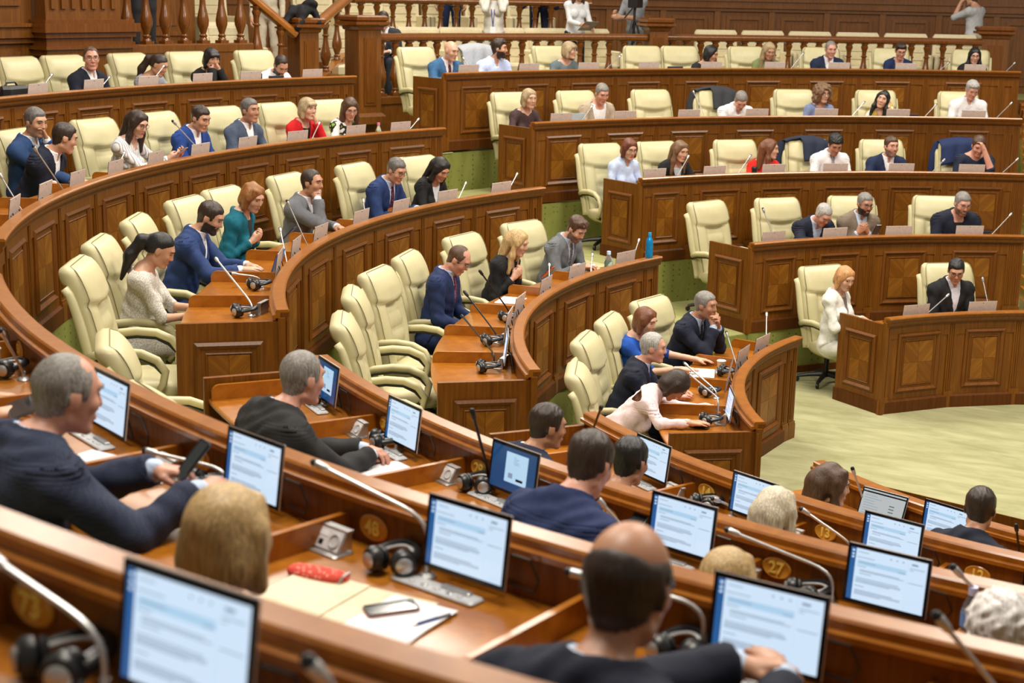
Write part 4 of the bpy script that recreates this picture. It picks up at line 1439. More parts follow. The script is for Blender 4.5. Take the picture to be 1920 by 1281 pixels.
def newel(label, r, t, z0, z1, w_, name='newel_post'):
    M = Tm(*pt(r, t, z0))@Rz(rad(t+90))
    o = empty(name, M, label, 'post')
    h = z1-z0
    a = w_/2
    MB().box((-a, -a, 0), (a, a, h-.18)).obj('shaft', W_GAL, o)
    b = MB()
    sq = lambda s, z: [(-s, -s, z), (s, -s, z), (s, s, z), (-s, s, z)]
    b.loft([sq(a, h-.2), sq(a+.02, h-.19), sq(a+.03, h-.15), sq(a+.09, h-.12), sq(a+.09, h-.085), sq(a+.05, h-.08), sq(a+.07, h-.06), sq(a+.07, h-.02), sq(a+.045, h)])
    b.obj('cap', W_BAL, o)
    MB().loft([sq(a+.05, 0), sq(a+.05, .1), sq(a+.02, .14), sq(a, .15)]).obj('foot_moulding', W_GAL, o)
    if h > .7:
        b = MB()
        b.box((-a*.55, a, .25), (a*.55, a+.012, h-.3)).box((-a*.4, a+.012, .29), (a*.4, a+.018, h-.34))
        b.obj('field_panel', W_MOULD, o)
    return o
balustrade('curved wooden balustrade behind the back row, left of the square mid post', 153.2, 132.0, rg, 3.36, 2.5, 19)
balustrade('curved wooden balustrade behind the back row, right of the square mid post', 130.6, 108.3, rg, 3.36, 2.5, 21)
newel('large square newel post at the left end of the gallery balustrade', 12.6, 154.1, 2.2, 3.66, .36)
newel('square newel post interrupting the gallery balustrade in the middle', rg(131.3), 131.3, 2.45, 3.66, .3)
newel('tall square post at the right end of the gallery balustrade', rg(107.6)+.1, 107.6, 2.3, 3.62, .42)
newel('square stair post with a dark coat thrown over it', 12.75, 158.0, 2.0, 3.62, .3)
balustrade('upper balustrade behind the press, in front of the raised pale seats', 147.4, 132.2, lambda t: 16.0, 3.84, 2.98, 15)
balustrade('landing balustrade of seven balusters above the left back row', 171.0, 161.8, lambda t: 12.75, 4.16, 3.24, 7)
# landing and its panelled front
tag(ring('wall_landing', 0, 0, 160.4, 171, 1.99, 3.2, W_GAL, lambda t: 12.68, lambda t: 12.8, 1), kind='structure')
tag(ring('floor_10', 0, 0, 160.4, 176, 3.1, 3.2, W_GAL, lambda t: 12.8, lambda t: 15.2, 1), kind='structure')
def stair_rail(label, P0, P1, n, drop):
    o = empty('stair_rail', Matrix.Identity(4), label, 'stair rail')
    P0, P1 = Vector(P0), Vector(P1)
    d = P1-P0
    side = d.cross(Vector((0, 0, 1))).normalized()
    upv = side.cross(d).normalized()
    prof = [(p, q) for p, q in RLP]
    MB().loft([[tuple(P+side*p+upv*q) for p, q in prof] for P in (P0, P1)]).obj('handrail', W_RAIL, o, smooth=True)
    q0, q1 = P0-Vector((0, 0, drop)), P1-Vector((0, 0, drop))
    MB().loft([[tuple(P+side*p+Vector((0, 0, q))) for p, q in ((-.07, -.3), (-.07, .04), (.07, .04), (.07, -.3))] for P in (q0, q1)]).obj('stringer', W_RAIL, o)
    for i in range(n):
        P = q0+(q1-q0)*((i+.6)/n)
        link('baluster', BALM, o, Tm(P.x, P.y, P.z+.03)@Matrix.Diagonal((1, 1, (drop-.08)/.775, 1)))
    return o
stair_rail('sloping stair handrail climbing right from the coat-draped post', pt(12.85, 157.5, 3.4), (-12.95, 7.75, 3.93), 4, .8)
stair_rail('sloping stair handrail climbing left to the landing', pt(12.65, 158.9, 3.40), pt(12.75, 162.0, 3.92), 2, .9)
# stair treads behind the rail
for i in range(5):
    P = pt(13.4+.3*i, 156.0-.35*i, 2.0+.19*(i+2))
    tag(MB().box((-.55, -.16, -.19), (.55, .16, 0)).obj('trim_%d' % (20+i), W_GAL, None, Tm(*P)@Rz(rad(156+90))), kind='structure')
# back walls: facets with raised frames
def wall_run(name, r, t0, t1, n, z0, z1, pan=True, mat=None):
    w_ = MB()
    root = tag(link(name, None), kind='structure')
    rf = lambda t: r
    for i in range(n):
        a, b_ = t0+(t1-t0)*i/n, t0+(t1-t0)*(i+1)/n
        A, B = pt(r, max(a, b_), 0), pt(r, min(a, b_), 0)
        x = (B-A).normalized()
        y = Vector((0, 0, 1)).cross(x)
        M = Matrix(((x.x, y.x, 0, A.x), (x.y, y.y, 0, A.y), (0, 0, 1, 0), (0, 0, 0, 1)))
        L = (B-A).length
        w_.box((0, 0, z0), (L, .1, z1), 0, M)
        if pan:
            q = MB()
            def frm(x0, x1, za, zb, d):
                q.box((x0, -d, za), (x0+.06, 0, zb)).box((x1-.06, -d, za), (x1, 0, zb)).box((x0+.06, -d, zb-.06), (x1-.06, 0, zb)).box((x0+.06, -d, za), (x1-.06, 0, za+.06))
            frm(.18, L-.18, z0+.2, z0+1.35, .03)
            q.box((.32, -.015, z0+.34), (L-.32, 0, z0+1.21))
            q.box((-.02, -.09, z0+1.5), (L+.02, 0, z0+1.62)).box((0, -.05, z0+1.44), (L, 0, z0+1.5))
            q.box((0, -.12, z0+1.62), (L, 0, z0+1.66))
            q.box((-.05, -.04, z0), (.06, 0, z0+1.44))
            frm(.18, L-.18, z0+1.85, z1-.2, .03)
            q.obj('wall_panel', W_GAL, root, M)
    w_.obj('wall_board', mat or W_GAL, root)
    return root
wall_run('wall_right', 17.6, 136, 96, 12, 2.3, 6.4)
wall_run('wall_back', 20.2, 166, 134, 8, 2.4, 6.6)
wall_run('wall_left', 12.75, 215, 176.8, 9, 1.9, 6.2)
wall_run('wall_landing_back', 15.3, 178, 158.6, 5, 3.1, 6.4)
# pedestal of the wall pilaster with its mouldings and fluted shaft
o = tag(link('trim_12', None), kind='structure')
M = Tm(*pt(12.95, 174.0, 0))@Rz(rad(174+90))
MB().box((-.62, -.3, 1.95), (.62, .45, 3.2)).obj('pedestal', W_GAL, o, M)
b = MB()
for z0, z1, e in ((3.2, 3.27, .03), (3.27, 3.31, .07), (3.31, 3.4, .02), (3.4, 3.46, .06), (3.46, 3.56, .1), (3.56, 3.6, .05)):
    b.box((-.62-e, -.3, z0), (.62+e, .45+e, z1))
b.obj('pedestal_mouldings', W_BAL, o, M)
b = MB().box((-.56, -.3, 3.6), (.56, .38, 6.2))
for i in range(7): b.box((-.48+.15*i, .38, 3.72), (-.41+.15*i, .405, 6.2))
b.obj('fluted_shaft', W_GAL, o, M)
for x0 in (-.44, .06): MB().box((x0, .45, 2.3), (x0+.4, .465, 2.95)).obj('sunk_panel', W_MOULD, o, M)
# wooden steps of the right aisle
for i in range(24):
    r = 5.75+.29*i
    z = .503+(r-5.53)/1.72*.5
    k_ = min(5, 1+int((r-3.789)/1.73))
    te = {1: 112, 2: 115.6, 3: 111.6, 4: 109.2, 5: 107.2}[k_]
    te = np.interp(r, [5.5, 7.25, 9.3, 12.0], [115.4, 111.4, 109.0, 107.0])-math.degrees(.62/r)
    tag(MB().box((-.55, -.15, -.17), (.55, .15, 0)).box((-.55, .15, -.03), (.55, .18, .0)).obj('trim_%d' % (40+i), W_TOP, None, Tm(*pt(r, te, z))@Rz(rad(te+90))), kind='structure')
# pale upholstered gallery seats
def seat_proto():
    o = empty('gallery_seat', Matrix.Identity(4), 'x', 'seat')
    b = MB().rbox((-.33, -.36, .3), (.33, .3, .46), .05).obj('cushion', BENCH, o)
    b = MB()
    b.loft([[(-.36, -.34, .2), (.36, -.34, .2), (.36, -.24, .2), (-.36, -.24, .2)], [(-.36, -.42, .95), (.36, -.42, .95), (.36, -.33, .95), (-.36, -.33, .95)], [(-.33, -.42, 1.0), (.33, -.42, 1.0), (.33, -.35, 1.0), (-.33, -.35, 1.0)]])
    for z in (.56, .69, .82): b.box((-.3, -.33-.11*(z-.2)/.75+.05, z), (.3, -.24-.11*(z-.2)/.75+.03, z+.1))
    b.obj('backrest', BENCH, o)
    for s in (-1, 1): MB().rbox((min(s*.3, s*.38), -.38, .05), (max(s*.3, s*.38), .22, .66), .03).obj('arm', BENCH, o)
    MB().box((-.28, -.3, 0), (.28, .2, .3)).obj('base', BLACKM, o)
    return o
GS = seat_proto()
GU = [False]
n = 0
for i, t in enumerate(np.linspace(151.2, 134, 7)):
    M = Tm(*pt(14.35, t, 2.45))@Rz(rad(t+90))
    place(GS, M, 'pale gallery seat behind the left balustrade, %s from the large newel post' % NTH[i], 'pale gallery seats behind the balustrade', GU)
for i, t in enumerate(np.linspace(124.8, 109.5, 6)):
    M = Tm(*pt(14.9, t, 2.45))@Rz(rad(t+90))
    place(GS, M, 'pale gallery seat behind the right balustrade, %s along from the mid post' % NTH[i], 'pale gallery seats behind the balustrade', GU)
for i, t in enumerate(np.linspace(147.5, 134.5, 6)):
    M = Tm(*pt(17.2, t, 2.92))@Rz(rad(t+90))
    place(GS, M, 'pale upper gallery seat behind the upper balustrade, %s from its left end' % NTH[i], 'pale seats of the upper gallery', GU)
for i, (r, t) in enumerate(((14.6, 157.5), (16.2, 155.5))):
    place(GS, Tm(*pt(r, t, 2.5+.4*i))@Rz(rad(t+90)), 'pale gallery seat beside the stair, %s' % ('blue bag on it' if i == 0 else 'further up'), 'pale seats by the stair', GU)
b = MB().rbox((-.18, -.05, 0), (.18, .05, .2), .03)
tag(b.obj('blue_bag', plain('blue_check', (.08, .16, .5), .7), None, Tm(*pt(14.6, 157.5, 2.99))@Rz(rad(20)), smooth=False), 'blue checked bag on the pale seat behind the stair rail', 'bag')
# coat over the stair post
f = Field()
c0 = pt(12.75, 158.0, 3.66)
f.ell((0, 0, .06), (.19, .15, .07), 0).ell((-.1, .05, .14), (.1, .1, .07), 0, I3, .04)
f.cone((.12, .1, .06), (.25, .2, -.1), .07, .04, 0, .04).cone((.0, .14, .04), (.08, .26, -.16), .08, .05, 0, .04).cone((-.16, .05, .02), (-.2, .12, -.1), .05, .03, 0, .04)
lo, hi = f.bounds()
g = [np.arange(a, b_, .016) for a, b_ in zip(lo, hi)]
V, Q = snet(f.grid(*g), *g)
V = V+.008*np.sin(V[:, [1, 2, 0]]*45)
tag(link('coat', npmesh('coat', V, Q, [cloth(BLK)]), None, Tm(*c0)@Rz(rad(158+60))), 'dark padded coat thrown over the stair post', 'coat')
# ---------------------------------------------------------------- the people in the rows
POS = {'L5a': (5, 179.2, .7, 1.23), 'L5b': (5, 174.0, .7, 1.13), 'L5c': (5, 169.9, .7, 1.18), 'L5d': (5, 164.5, .7, 1.08), 'L4a': (4, 196.0, .62, 1.22), 'L4b': (4, 195.2, .95, 1.33), 'L4c': (4, 187.5, .7, 1.23), 'L4d': (4, 181.3, .7, 1.21), 'L4e': (4, 176.5, .7, 1.24), 'L4f': (4, 171.0, .7, 1.21), 'L4g': (4, 167.0, .7, 1.18),
       'L3a': (3, 211.5, .85, 1.19), 'L3b': (3, 202.6, .73, 1.24), 'L3c': (3, 195.3, .7, 1.27), 'L3d': (3, 186.2, .7, 1.25), 'L3e': (3, 175.1, .7, 1.22), 'L3f': (3, 169.7, .7, 1.17), 'L2a': (2, 190.5, .78, 1.24), 'L2b': (2, 179.6, .7, 1.22), 'L2c': (2, 169.4, .7, 1.22), 'L1a': (1, 184.5, .98, 1.22), 'L1b': (1, 195.6, .73, 1.2), 'L1c': (1, 203.5, .53, 1.05), 'L1d': (1, 174.5, .72, 1.25),
       'R1a': (1, 145.2, .8, 1.23), 'R1b': (1, 129.0, .7, 1.27), 'R2a': (2, 136.1, .7, 1.12), 'R2b': (2, 131.3, .7, 1.23), 'R2c': (2, 120.4, .7, 1.23), 'R3a': (3, 148.7, .7, 1.23), 'R3b': (3, 143.4, .7, 1.18), 'R3c': (3, 134.4, .7, 1.18), 'R3d': (3, 128.1, .7, 1.23), 'R3e': (3, 122.8, .7, 1.21), 'R3f': (3, 114.8, .7, 1.24),
       'R4a': (4, 150.9, .7, 1.2), 'R4b': (4, 144.1, .7, 1.24), 'R4c': (4, 131.6, .7, 1.13), 'R4d': (4, 124.6, .7, 1.22), 'R4e': (4, 119.6, .7, 1.15), 'R4f': (4, 112.5, .7, 1.3), 'R5a': (5, 151.9, .7, 1.21), 'R5b': (5, 147.6, .7, 1.23), 'R5c': (5, 141.5, .7, 1.2), 'R5d': (5, 129.8, .7, 1.15), 'R5e': (5, 125.2, .7, 1.2), 'R5f': (5, 120.5, .7, 1.23), 'R5g': (5, 115.3, .7, 1.22), 'R5h': (5, 110.0, .7, 1.17),
       'F4a': (4, 249.0, .6, 1.2), 'F4b': (4, 257.3, 1.0, 1.18), 'F4c': (4, 263.45, .85, 1.28), 'F4z': (4, 240.6, .75, 1.2), 'F3a': (3, 239.7, .62, 1.21), 'F3b': (3, 253.7, .55, 1.26), 'F3c': (3, 260.1, 1.0, 1.15), 'F3d': (3, 266.1, .95, 1.19), 'F2a': (2, 237.2, .75, 1.18), 'F2b': (2, 244.4, .8, 1.2), 'F2c': (2, 253.4, .9, 1.22), 'F1a': (1, 242.1, .75, 1.19), 'F1b': (1, 253.4, .55, 1.24)}
# seat bearings are measured on the plan: (row, bearing, distance behind the rail, head height)
def PE(key, label, yaw=0, **kw):
    k, t, rho, z = POS[key]
    return person(at(k, t, rho, 0, yaw), z, label, rho=rho, **kw)
LP = .07
# left block, back row
PE('L5a', 'balding man in glasses and dark suit with open white collar, facing the camera', hyaw=-38, hpit=2, hs='receding', hc='brown', tone='red', c=DNAVY, glasses='metal', lean=.12)
PE('L5b', 'woman with a dark ponytail and grey top bent over in left back row', sex='f', hyaw=18, hpit=28, hs='pony', hc='darkbrown', top='round', c=(.3, .32, .36), lean=.2)
PE('L5c', 'woman with dark bangs in black jacket holding both hands to her mouth', sex='f', hyaw=-14, hpit=12, hs='bobbangs', hc='black', top='blazer', c=BLK, tee=BLK, pose='face')
PE('L5d', 'balding bearded man in white shirt with his head bowed', hyaw=-12, hpit=40, hs='receding', hc='darkbrown', beard='darkbrown', top='shirt', c=WHITE, lean=.24)
# left block, fourth row
PE('L4a', 'man in dark navy suit leaning over to his neighbour, seen from behind his ear', hyaw=38, hpit=18, hs='short', hc='darkbrown', c=DNAVY, lean=.3, fine=1, pose='fold')
PE('L4b', 'grey haired man in blue jacket half hidden by his leaning neighbour, hand at face', hyaw=-20, hpit=10, hs='short', hc='salt', c=(.02, .05, .14), pose='chinL', lean=.1)
PE('L4c', 'woman with long dark brown hair, glasses and white striped blouse, holding a phone', sex='f', hyaw=-12, hpit=22, hs='longcenter', hc='darkbrown', tone='light', glasses='dark', top='blouse', c=(.78, .78, .78), c2=(.35, .36, .4), pattern='stripe', pose='phone', fine=1, lipstick=True, wr=(-.1, .25, .9), wl=(-.24, .26, .92))
PE('L4d', 'man in royal blue suit and open white shirt looking down', hyaw=-6, hpit=20, hs='short', hc='darkbrown', c=(.018, .055, .24), lean=.2, fine=1)
PE('L4e', 'grey haired man in slate blue suit and white shirt in the fourth left row', hyaw=-4, hpit=2, hs='short', hc='salt', tone='tan', c=(.07, .095, .15), lean=.14, fine=1)
PE('L4f', 'woman in bright red jacket with blonde bangs resting her cheek on her hand', sex='f', hyaw=-4, hpit=4, hs='bobbangs', hc='ash', tone='light', top='blazer', c=(.55, .012, .016), tee=BLK, pose='chinL', fine=1)
PE('L4g', 'woman with brown hair in black and white floral blouse beside the red jacket', sex='f', hyaw=-28, hpit=24, hs='long', hc='brown', tone='light', top='blouse', c=(.75, .75, .74), c2=(.02, .02, .02), pattern='floral', glasses='metal')
# left block, third row
PE('L3a', 'woman in white knit dress with black ponytail typing on a tablet in her lap', sex='f', hyaw=0, hpit=30, hs='pony', hc='black', top='dress', sleeve='short', c=(.68, .66, .6), c2=(.42, .4, .36), pattern='knit', lean=.1, fine=1, wr=(.07, .26, .74), wl=(-.1, .29, .75), hand='flat')
PE('L3b', 'bearded man in navy blue suit typing on an open laptop', hyaw=-2, hpit=26, hs='short', hc='darkbrown', beard='darkbrown', c=(.022, .045, .14), lean=.2, fine=1, pose='type')
PE('L3c', 'woman with bronze wavy hair in teal jacket looking at her phone', sex='f', hyaw=-22, hpit=24, hs='shag', hc='bronze', tone='light', top='blazer', c=(.005, .11, .16), tee=(.03, .03, .035), pose='phone', fine=1)
PE('L3d', 'man in grey suit resting his fist on his cheek', hyaw=-2, hpit=4, hs='receding', hc='darkbrown', tone='tan', c=GREY, c2=WHITE, pose='chinR', lean=.14, fine=1)
PE('L3e', 'grey haired man in glasses and navy suit with a dark tie, hands on the desk', hyaw=-6, hpit=24, hs='short', hc='salt', tone='mid', c=(.016, .035, .12), c2=PBLUE, tie=(.06, .01, .03), glasses='brown', lean=.24, fine=1)
PE('L3f', 'woman with long black hair, black jacket and white top bent over the desk', sex='f', hyaw=-8, hpit=34, hs='long', hc='black', top='blazer', c=BLK, tee=(.75, .8, .85), lean=.2, fine=1)
# left block, second row
PE('L2a', 'man in navy suit with spotted burgundy tie reading in his lap', hyaw=-3, hpit=36, hs='thin', hc='brown', tone='red', c=(.014, .026, .085), c2=PBLUE, tie=(.1, .012, .03), glasses='metal', lean=.12, pose='lap', fine=1)
PE('L2b', 'smiling woman with straight blonde hair in black jacket holding an orange phone', sex='f', hyaw=8, hpit=18, hs='longcenter', hc='blonde', tone='light', top='blazer', c=BLK, c2=BLK, tee=None, pose='phone', fine=1)
PE('L2c', 'bearded man with swept brown hair in grey suit reading beside the blue bottle', hyaw=-5, hpit=34, hs='quiff', hc='brown', tone='light', c=(.14, .15, .165), c2=PBLUE, tie=(.1, .08, .08), beard='stubble', lean=.22, pose='read', fine=1)
# left block, front row
PE('L1a', 'woman with a brown bob in royal blue dress reaching over a closed white laptop', sex='f', hyaw=-12, hpit=14, hs='bob', hc='auburn', tone='light', top='round', sleeve='short', c=(.012, .07, .36), fine=1, lean=.12, wl=(-.36, .38, .84), wr=(.1, .36, .85))
PE('L1b', 'grey haired man in dark suit and blue tie before the woman in blue', hyaw=2, hpit=6, hs='receding', hc='silver', tone='red', c=DNAVY, c2=PBLUE, tie=(.03, .06, .25), lean=.2, fine=1)
PE('L1c', 'woman in pale pink jacket with dark bob bent low over the desk', sex='f', hyaw=-6, hpit=58, hs='bob', hc='darkbrown', top='round', c=(.72, .56, .58), lean=.42, fine=1, wr=(.33, .1, .84), wl=(-.14, .3, .84))
PE('L1d', 'grey haired man in dark suit resting his mouth on clasped hands', hyaw=-2, hpit=6, hs='short', hc='grey', tone='tan', c=DNAVY, c2=PBLUE, tie=(.02, .025, .05), lean=.24, fine=1, wr=(.04, .13, -.17, 1), wl=(-.03, .14, -.18, 1))
# far block, front row
PE('R1a', yaw=24, label='woman with ginger blonde hair in white jacket leaning back in her chair', sex='f', hyaw=-24, hpit=20, hs='bob', hc='ginger', tone='light', top='blazer', c=(.75, .75, .7), tee=(.2, .16, .14), bottom=(.75, .75, .7), pose='fold', lean=.02, fine=1, wr=(.04, .2, .82), wl=(.0, .24, .84))
PE('R1b', 'man in glasses and black jacket with open white shirt in the front far row', hyaw=-22, hpit=26, hs='short', hc='black', glasses='dark', c=(.018, .018, .02), c2=(.68, .7, .78), pose='lap', lean=.08, fine=1)
# far block, second row
PE('R2a', 'silver haired man in navy suit and blue shirt bent over the desk', hyaw=8, hpit=40, hs='short', hc='silver', tone='red', c=DNAVY, c2=PBLUE, glasses='metal', lean=.3)
PE('R2b', 'man with grey beard and dark glasses in brown grey blazer and blue shirt', hyaw=4, hpit=14, hs='short', hc='grey', tone='tan', beard='darkbrown', full=True, glasses='dark', c=(.19, .155, .115), c2=PBLUE, pose='phone')
PE('R2c', 'heavy man in glasses, dark navy jacket and black tee in the second far row', hyaw=6, hpit=20, hs='short', hc='grey', tone='red', beard='stubble', glasses='metal', c=DNAVY, tee=BLK, lean=.22, scale=1.06, bulk=1.15)
# far block, third row
PE('R3a', 'woman with red brown bob and glasses in light blue shirt', sex='f', hyaw=-8, hpit=18, hs='bob', hc='red', tone='light', glasses='metal', top='shirt', c=(.5, .6, .82), lipstick=True)
PE('R3b', 'woman with long light brown hair in black jacket beside the light blue shirt', sex='f', hyaw=6, hpit=16, hs='longcenter', hc='lightbrown', tone='light', top='blazer', c=BLK, tee=(.45, .5, .52))
PE('R3c', 'woman in red short sleeved top turning to her left', sex='f', hyaw=52, hpit=6, hs='long', hc='auburn', tone='light', top='round', sleeve='short', c=(.62, .02, .012))
PE('R3d', 'man with curly black hair in white shirt and pale tie, head bowed', hyaw=-6, hpit=32, hs='curlytop', hc='black', tone='tan', top='shirt', c=WHITE, tie=(.3, .3, .32), lean=.22)
PE('R3e', 'man with stubble in navy suit and open white shirt looking aside', hyaw=10, hpit=4, hs='short', hc='brown', tone='red', beard='stubble', c=(.016, .026, .07))
PE('R3f', 'man in dark navy tee holding his forehead with one hand', hyaw=-2, hpit=30, hs='short', hc='brown', tone='red', top='tee', sleeve='short', c=(.014, .02, .045), wl=(-.05, .11, .01, 1), lean=.22)
# far block, fourth row
PE('R4a', 'woman with blonde bob in dark brown top, end of fourth far row', sex='f', hyaw=0, hpit=6, hs='bob', hc='ash', tone='light', top='round', c=(.06, .035, .035))
PE('R4b', 'grey cropped man in beige jacket over white tee', hyaw=-4, hpit=24, hs='short', hc='grey', tone='red', top='open', c=(.42, .35, .26), tee=WHITE)
PE('R4c', 'grey haired man in white shirt bowed over beside the dark draped chair', hyaw=-10, hpit=46, hs='short', hc='grey', tone='red', top='shirt', c=WHITE, lean=.3)
PE('R4d', 'woman with big curly brown hair in periwinkle top', sex='f', hyaw=12, hpit=6, hs='curly', hc='lightbrown', tone='light', top='round', c=(.2, .26, .45), glasses='metal')
PE('R4e', 'woman with long dark hair in floral blouse, head tilted, arm behind her head', sex='f', hyaw=-26, hpit=-2, hroll=-14, hs='longwavy', hc='black', tone='light', top='blouse', c=(.72, .7, .62), c2=(.5, .25, .08), pattern='floral', wl=(-.08, -.06, -.02, 1))
PE('R4f', 'tall grey haired man in white shirt looking down at the far right', hyaw=8, hpit=28, hs='quiff', hc='silver', tone='red', top='shirt', c=WHITE)
# far block, back row
PE('R5a', 'bald man in bright blue suit and dark tie in the far back row', hyaw=12, hpit=14, hs='none', hc='lightbrown', tone='light', c=(.04, .12, .26), c2=(.75, .7, .72), tie=(.05, .012, .02))
PE('R5b', 'man with dark hair and full beard in light blue shirt turning aside', hyaw=46, hpit=2, hs='quiff', hc='darkbrown', tone='mid', beard='darkbrown', full=True, top='shirt', c=(.5, .6, .85))
PE('R5c', 'woman with short blonde hair and glasses in grey green top turning aside', sex='f', hyaw=42, hpit=4, hs='bobbangs', hc='ash', tone='light', glasses='metal', top='round', c=(.13, .17, .19))
PE('R5d', 'woman with dark bob in black jacket turned away to the right', sex='f', hyaw=52, hpit=18, hs='bob', hc='black', top='round', c=(.02, .022, .026))
PE('R5e', 'woman with streaked blonde hair in olive green shirt, head bowed', sex='f', hyaw=4, hpit=24, hs='long', hc='ash', tone='mid', top='shirt', c=(.2, .25, .1))
PE('R5f', 'man in navy suit and open white shirt with receding grey hair in the back row', hyaw=6, hpit=12, hs='receding', hc='grey', tone='red', c=(.014, .022, .055))
PE('R5g', 'woman with short dark hair and reading glasses in navy jacket', sex='f', hyaw=0, hpit=22, hs='quiff', hc='darkbrown', tone='red', glasses='metal', top='blazer', c=(.014, .022, .09), tee=(.1, .1, .25))
PE('R5h', 'woman with black tied hair and glasses in black jacket at the far right', sex='f', hyaw=0, hpit=14, hs='long', hc='black', tone='light', glasses='dark', top='blazer', c=(.015, .015, .02), tee=(.015, .015, .02))
# near block, seen from behind
PE('F4a', 'large man with thinning grey hair in navy suit holding a phone', hyaw=-4, hpit=12, hs='thin', hc='grey', tone='red', c=(.02, .027, .055), c2=PBLUE, pattern='tweed', lean=.26, fine=2, scale=1.08, bulk=1.25, wr=(.40, .24, .92), wl=(.2, .2, .95), hand='hold', pose='x')
PE('F4z', 'person in grey sleeve at the left edge holding a black tablet', hs='short', hc='brown', c=GREY, lean=.2, fine=1, wr=(.36, .28, .87), wl=(.0, .4, .84))
PE('F4b', 'woman with short golden blonde hair at seat forty-eight with the open folder', sex='f', hyaw=14, hpit=8, hs='bob', hc='blonde', tone='light', top='blazer', c=(.02, .03, .07), lean=.06, fine=2, pose='lap', scale=1.12)
PE('F4c', 'balding man with bare crown, black glasses and navy suit, hands clasped', scale=1.12, bulk=1.12, hyaw=6, hpit=16, hs='fringe', hc='darkbrown', tone='tan', c=DNAVY, c2=PBLUE, glasses='dark', lean=.2, fine=2, wr=(.20, .40, .97), wl=(.13, .42, .98), pose='clasp')
PE('F3a', 'man with cropped grey hair in charcoal suit, hands folded on the desk', hyaw=10, hpit=8, hs='buzz', hc='grey', tone='red', c=(.022, .022, .024), c2=PBLUE, lean=.26, fine=2, wr=(.19, .26, .84), wl=(.08, .28, .84), pose='clasp', scale=1.06, bulk=1.18)
PE('F3b', 'dark haired man in navy blue suit with his head bowed in the third near row', hyaw=8, hpit=26, hs='short', hc='darkbrown', tone='red', c=(.018, .03, .095), c2=PBLUE, lean=.3, fine=2, bulk=1.1)
PE('F3c', 'woman with streaked blonde hair in front of seat plate twenty-seven', sex='f', hyaw=0, hpit=8, hs='bob', hc='blonde', tone='light', top='round', c=(.1, .1, .12), lean=.06, fine=2)
PE('F3d', 'person with fluffy white hair at the right edge', sex='f', hyaw=10, hpit=6, hs='fluffy', hc='white', tone='light', top='round', c=(.5, .5, .55), lean=.08, fine=2)
PE('F2a', 'man with swept dark hair in navy jacket, left end of second near row', hyaw=-10, hpit=10, hs='short', hc='darkbrown', tone='tan', c=(.025, .03, .06), lean=.18, fine=2)
PE('F2b', 'dark haired man with a small bald spot in black jacket beside a lit tablet', hyaw=14, hpit=14, hs='short', hc='black', tone='tan', c=(.02, .022, .025), lean=.18, fine=2)
PE('F2c', 'woman with long platinum hair in front of seat plate thirteen', sex='f', hyaw=0, hpit=4, hs='long', hc='platinum', tone='light', top='round', c=(.3, .3, .32), lean=.08, fine=2)
PE('F1a', 'woman with wavy brown hair facing an open grey laptop', sex='f', hyaw=-30, hpit=8, hs='longwavy', hc='brown', tone='light', top='round', c=(.2, .2, .22), lean=.16, fine=2, scale=1.08)
PE('F1b', 'man with thinning dark hair in black suit at the front right of the near block', hyaw=18, hpit=16, hs='short', hc='darkbrown', tone='tan', c=(.016, .018, .026), c2=PBLUE, lean=.28, fine=2)
# gallery
def stander(label, P, face, z0, Hz, **kw):
    return person(Tm(P[0], P[1], z0)@Rz(rad(face)-PI/2), Hz, label, stand=True, **kw)
person(Tm(-11.79, 6.78, 2.45)@Rz(rad(-62)-PI/2), 1.12, 'man in dark suit sitting behind the balusters looking at his phone', hs='short', hc='darkbrown', c=(.03, .033, .045), hpit=16, hyaw=-4, pose='lap', lean=.1)
stander('standing person in white jacket with a lanyard badge, hands at the face', (-10.67, 8.1), -65, 2.45, 1.62, sex='f', hs='long', hc='brown', top='blazer', c=(.72, .7, .62), tee=(.7, .7, .68), bottom=(.6, .57, .5), lean=0, wr=(.07, .1, -.1, 1), wl=(-.08, .12, -.08, 1))
stander('person in dark jeans standing behind the upper balustrade', (-12.78, 10.6), -60, 2.92, 1.62, hs='short', hc='brown', top='tee', c=(.1, .1, .12), bottom=(.015, .03, .07), lean=0, wr=(.25, .1, .85), wl=(-.25, .1, .85))
stander('person with a dark backpack standing behind the upper balustrade', (-11.69, 11.79), 120, 2.92, 1.3, hs='short', hc='darkbrown', top='tee', c=(.015, .02, .06), bottom=(.012, .016, .04), lean=.12, wr=(.25, .2, .85), wl=(-.25, .2, .85))
stander('woman in white sweater with a lanyard holding papers in the gallery', (-10.1, 9.93), -40, 2.45, 1.58, sex='f', hs='long', hc='brown', top='round', c=(.66, .67, .7), bottom=BLK, lean=.04, hpit=20, wr=(.1, .3, 1.08), wl=(-.12, .26, 1.0))
stander('cameraman in grey tee behind a black tripod', (-9.55, 10.75), -115, 2.45, 1.68, hs='short', hc='brown', top='tee', sleeve='short', c=(.22, .23, .25), bottom=(.16, .17, .18), lean=.04, hpit=14, wr=(.06, .28, 1.25), wl=(-.1, .3, 1.2), scale=1.04)
stander('photographer in pale grey shirt standing at the right end of the gallery', (-4.93, 14.75), 160, 2.45, 1.62, hs='short', hc='brown', top='tee', sleeve='short', c=(.46, .47, .5), bottom=(.3, .3, .32), lean=.02, wr=(.06, .14, -.04, 1), wl=(-.08, .16, -.06, 1), scale=1.05)
stander('person in dark trousers on the landing, seen between the balusters', (-13.5, 3.6), -30, 3.2, 1.62, hs='short', hc='brown', c=(.03, .03, .035), bottom=(.028, .028, .035), lean=0, wr=(.24, .05, .85), wl=(-.24, .05, .85))
stander('person in a long beige coat behind the stair post', (-13.2, 5.9), -60, 2.7, 1.6, sex='f', hs='long', hc='brown', top='dress', c=(.5, .44, .34), lean=0, wr=(.22, .05, .85), wl=(-.22, .05, .85))
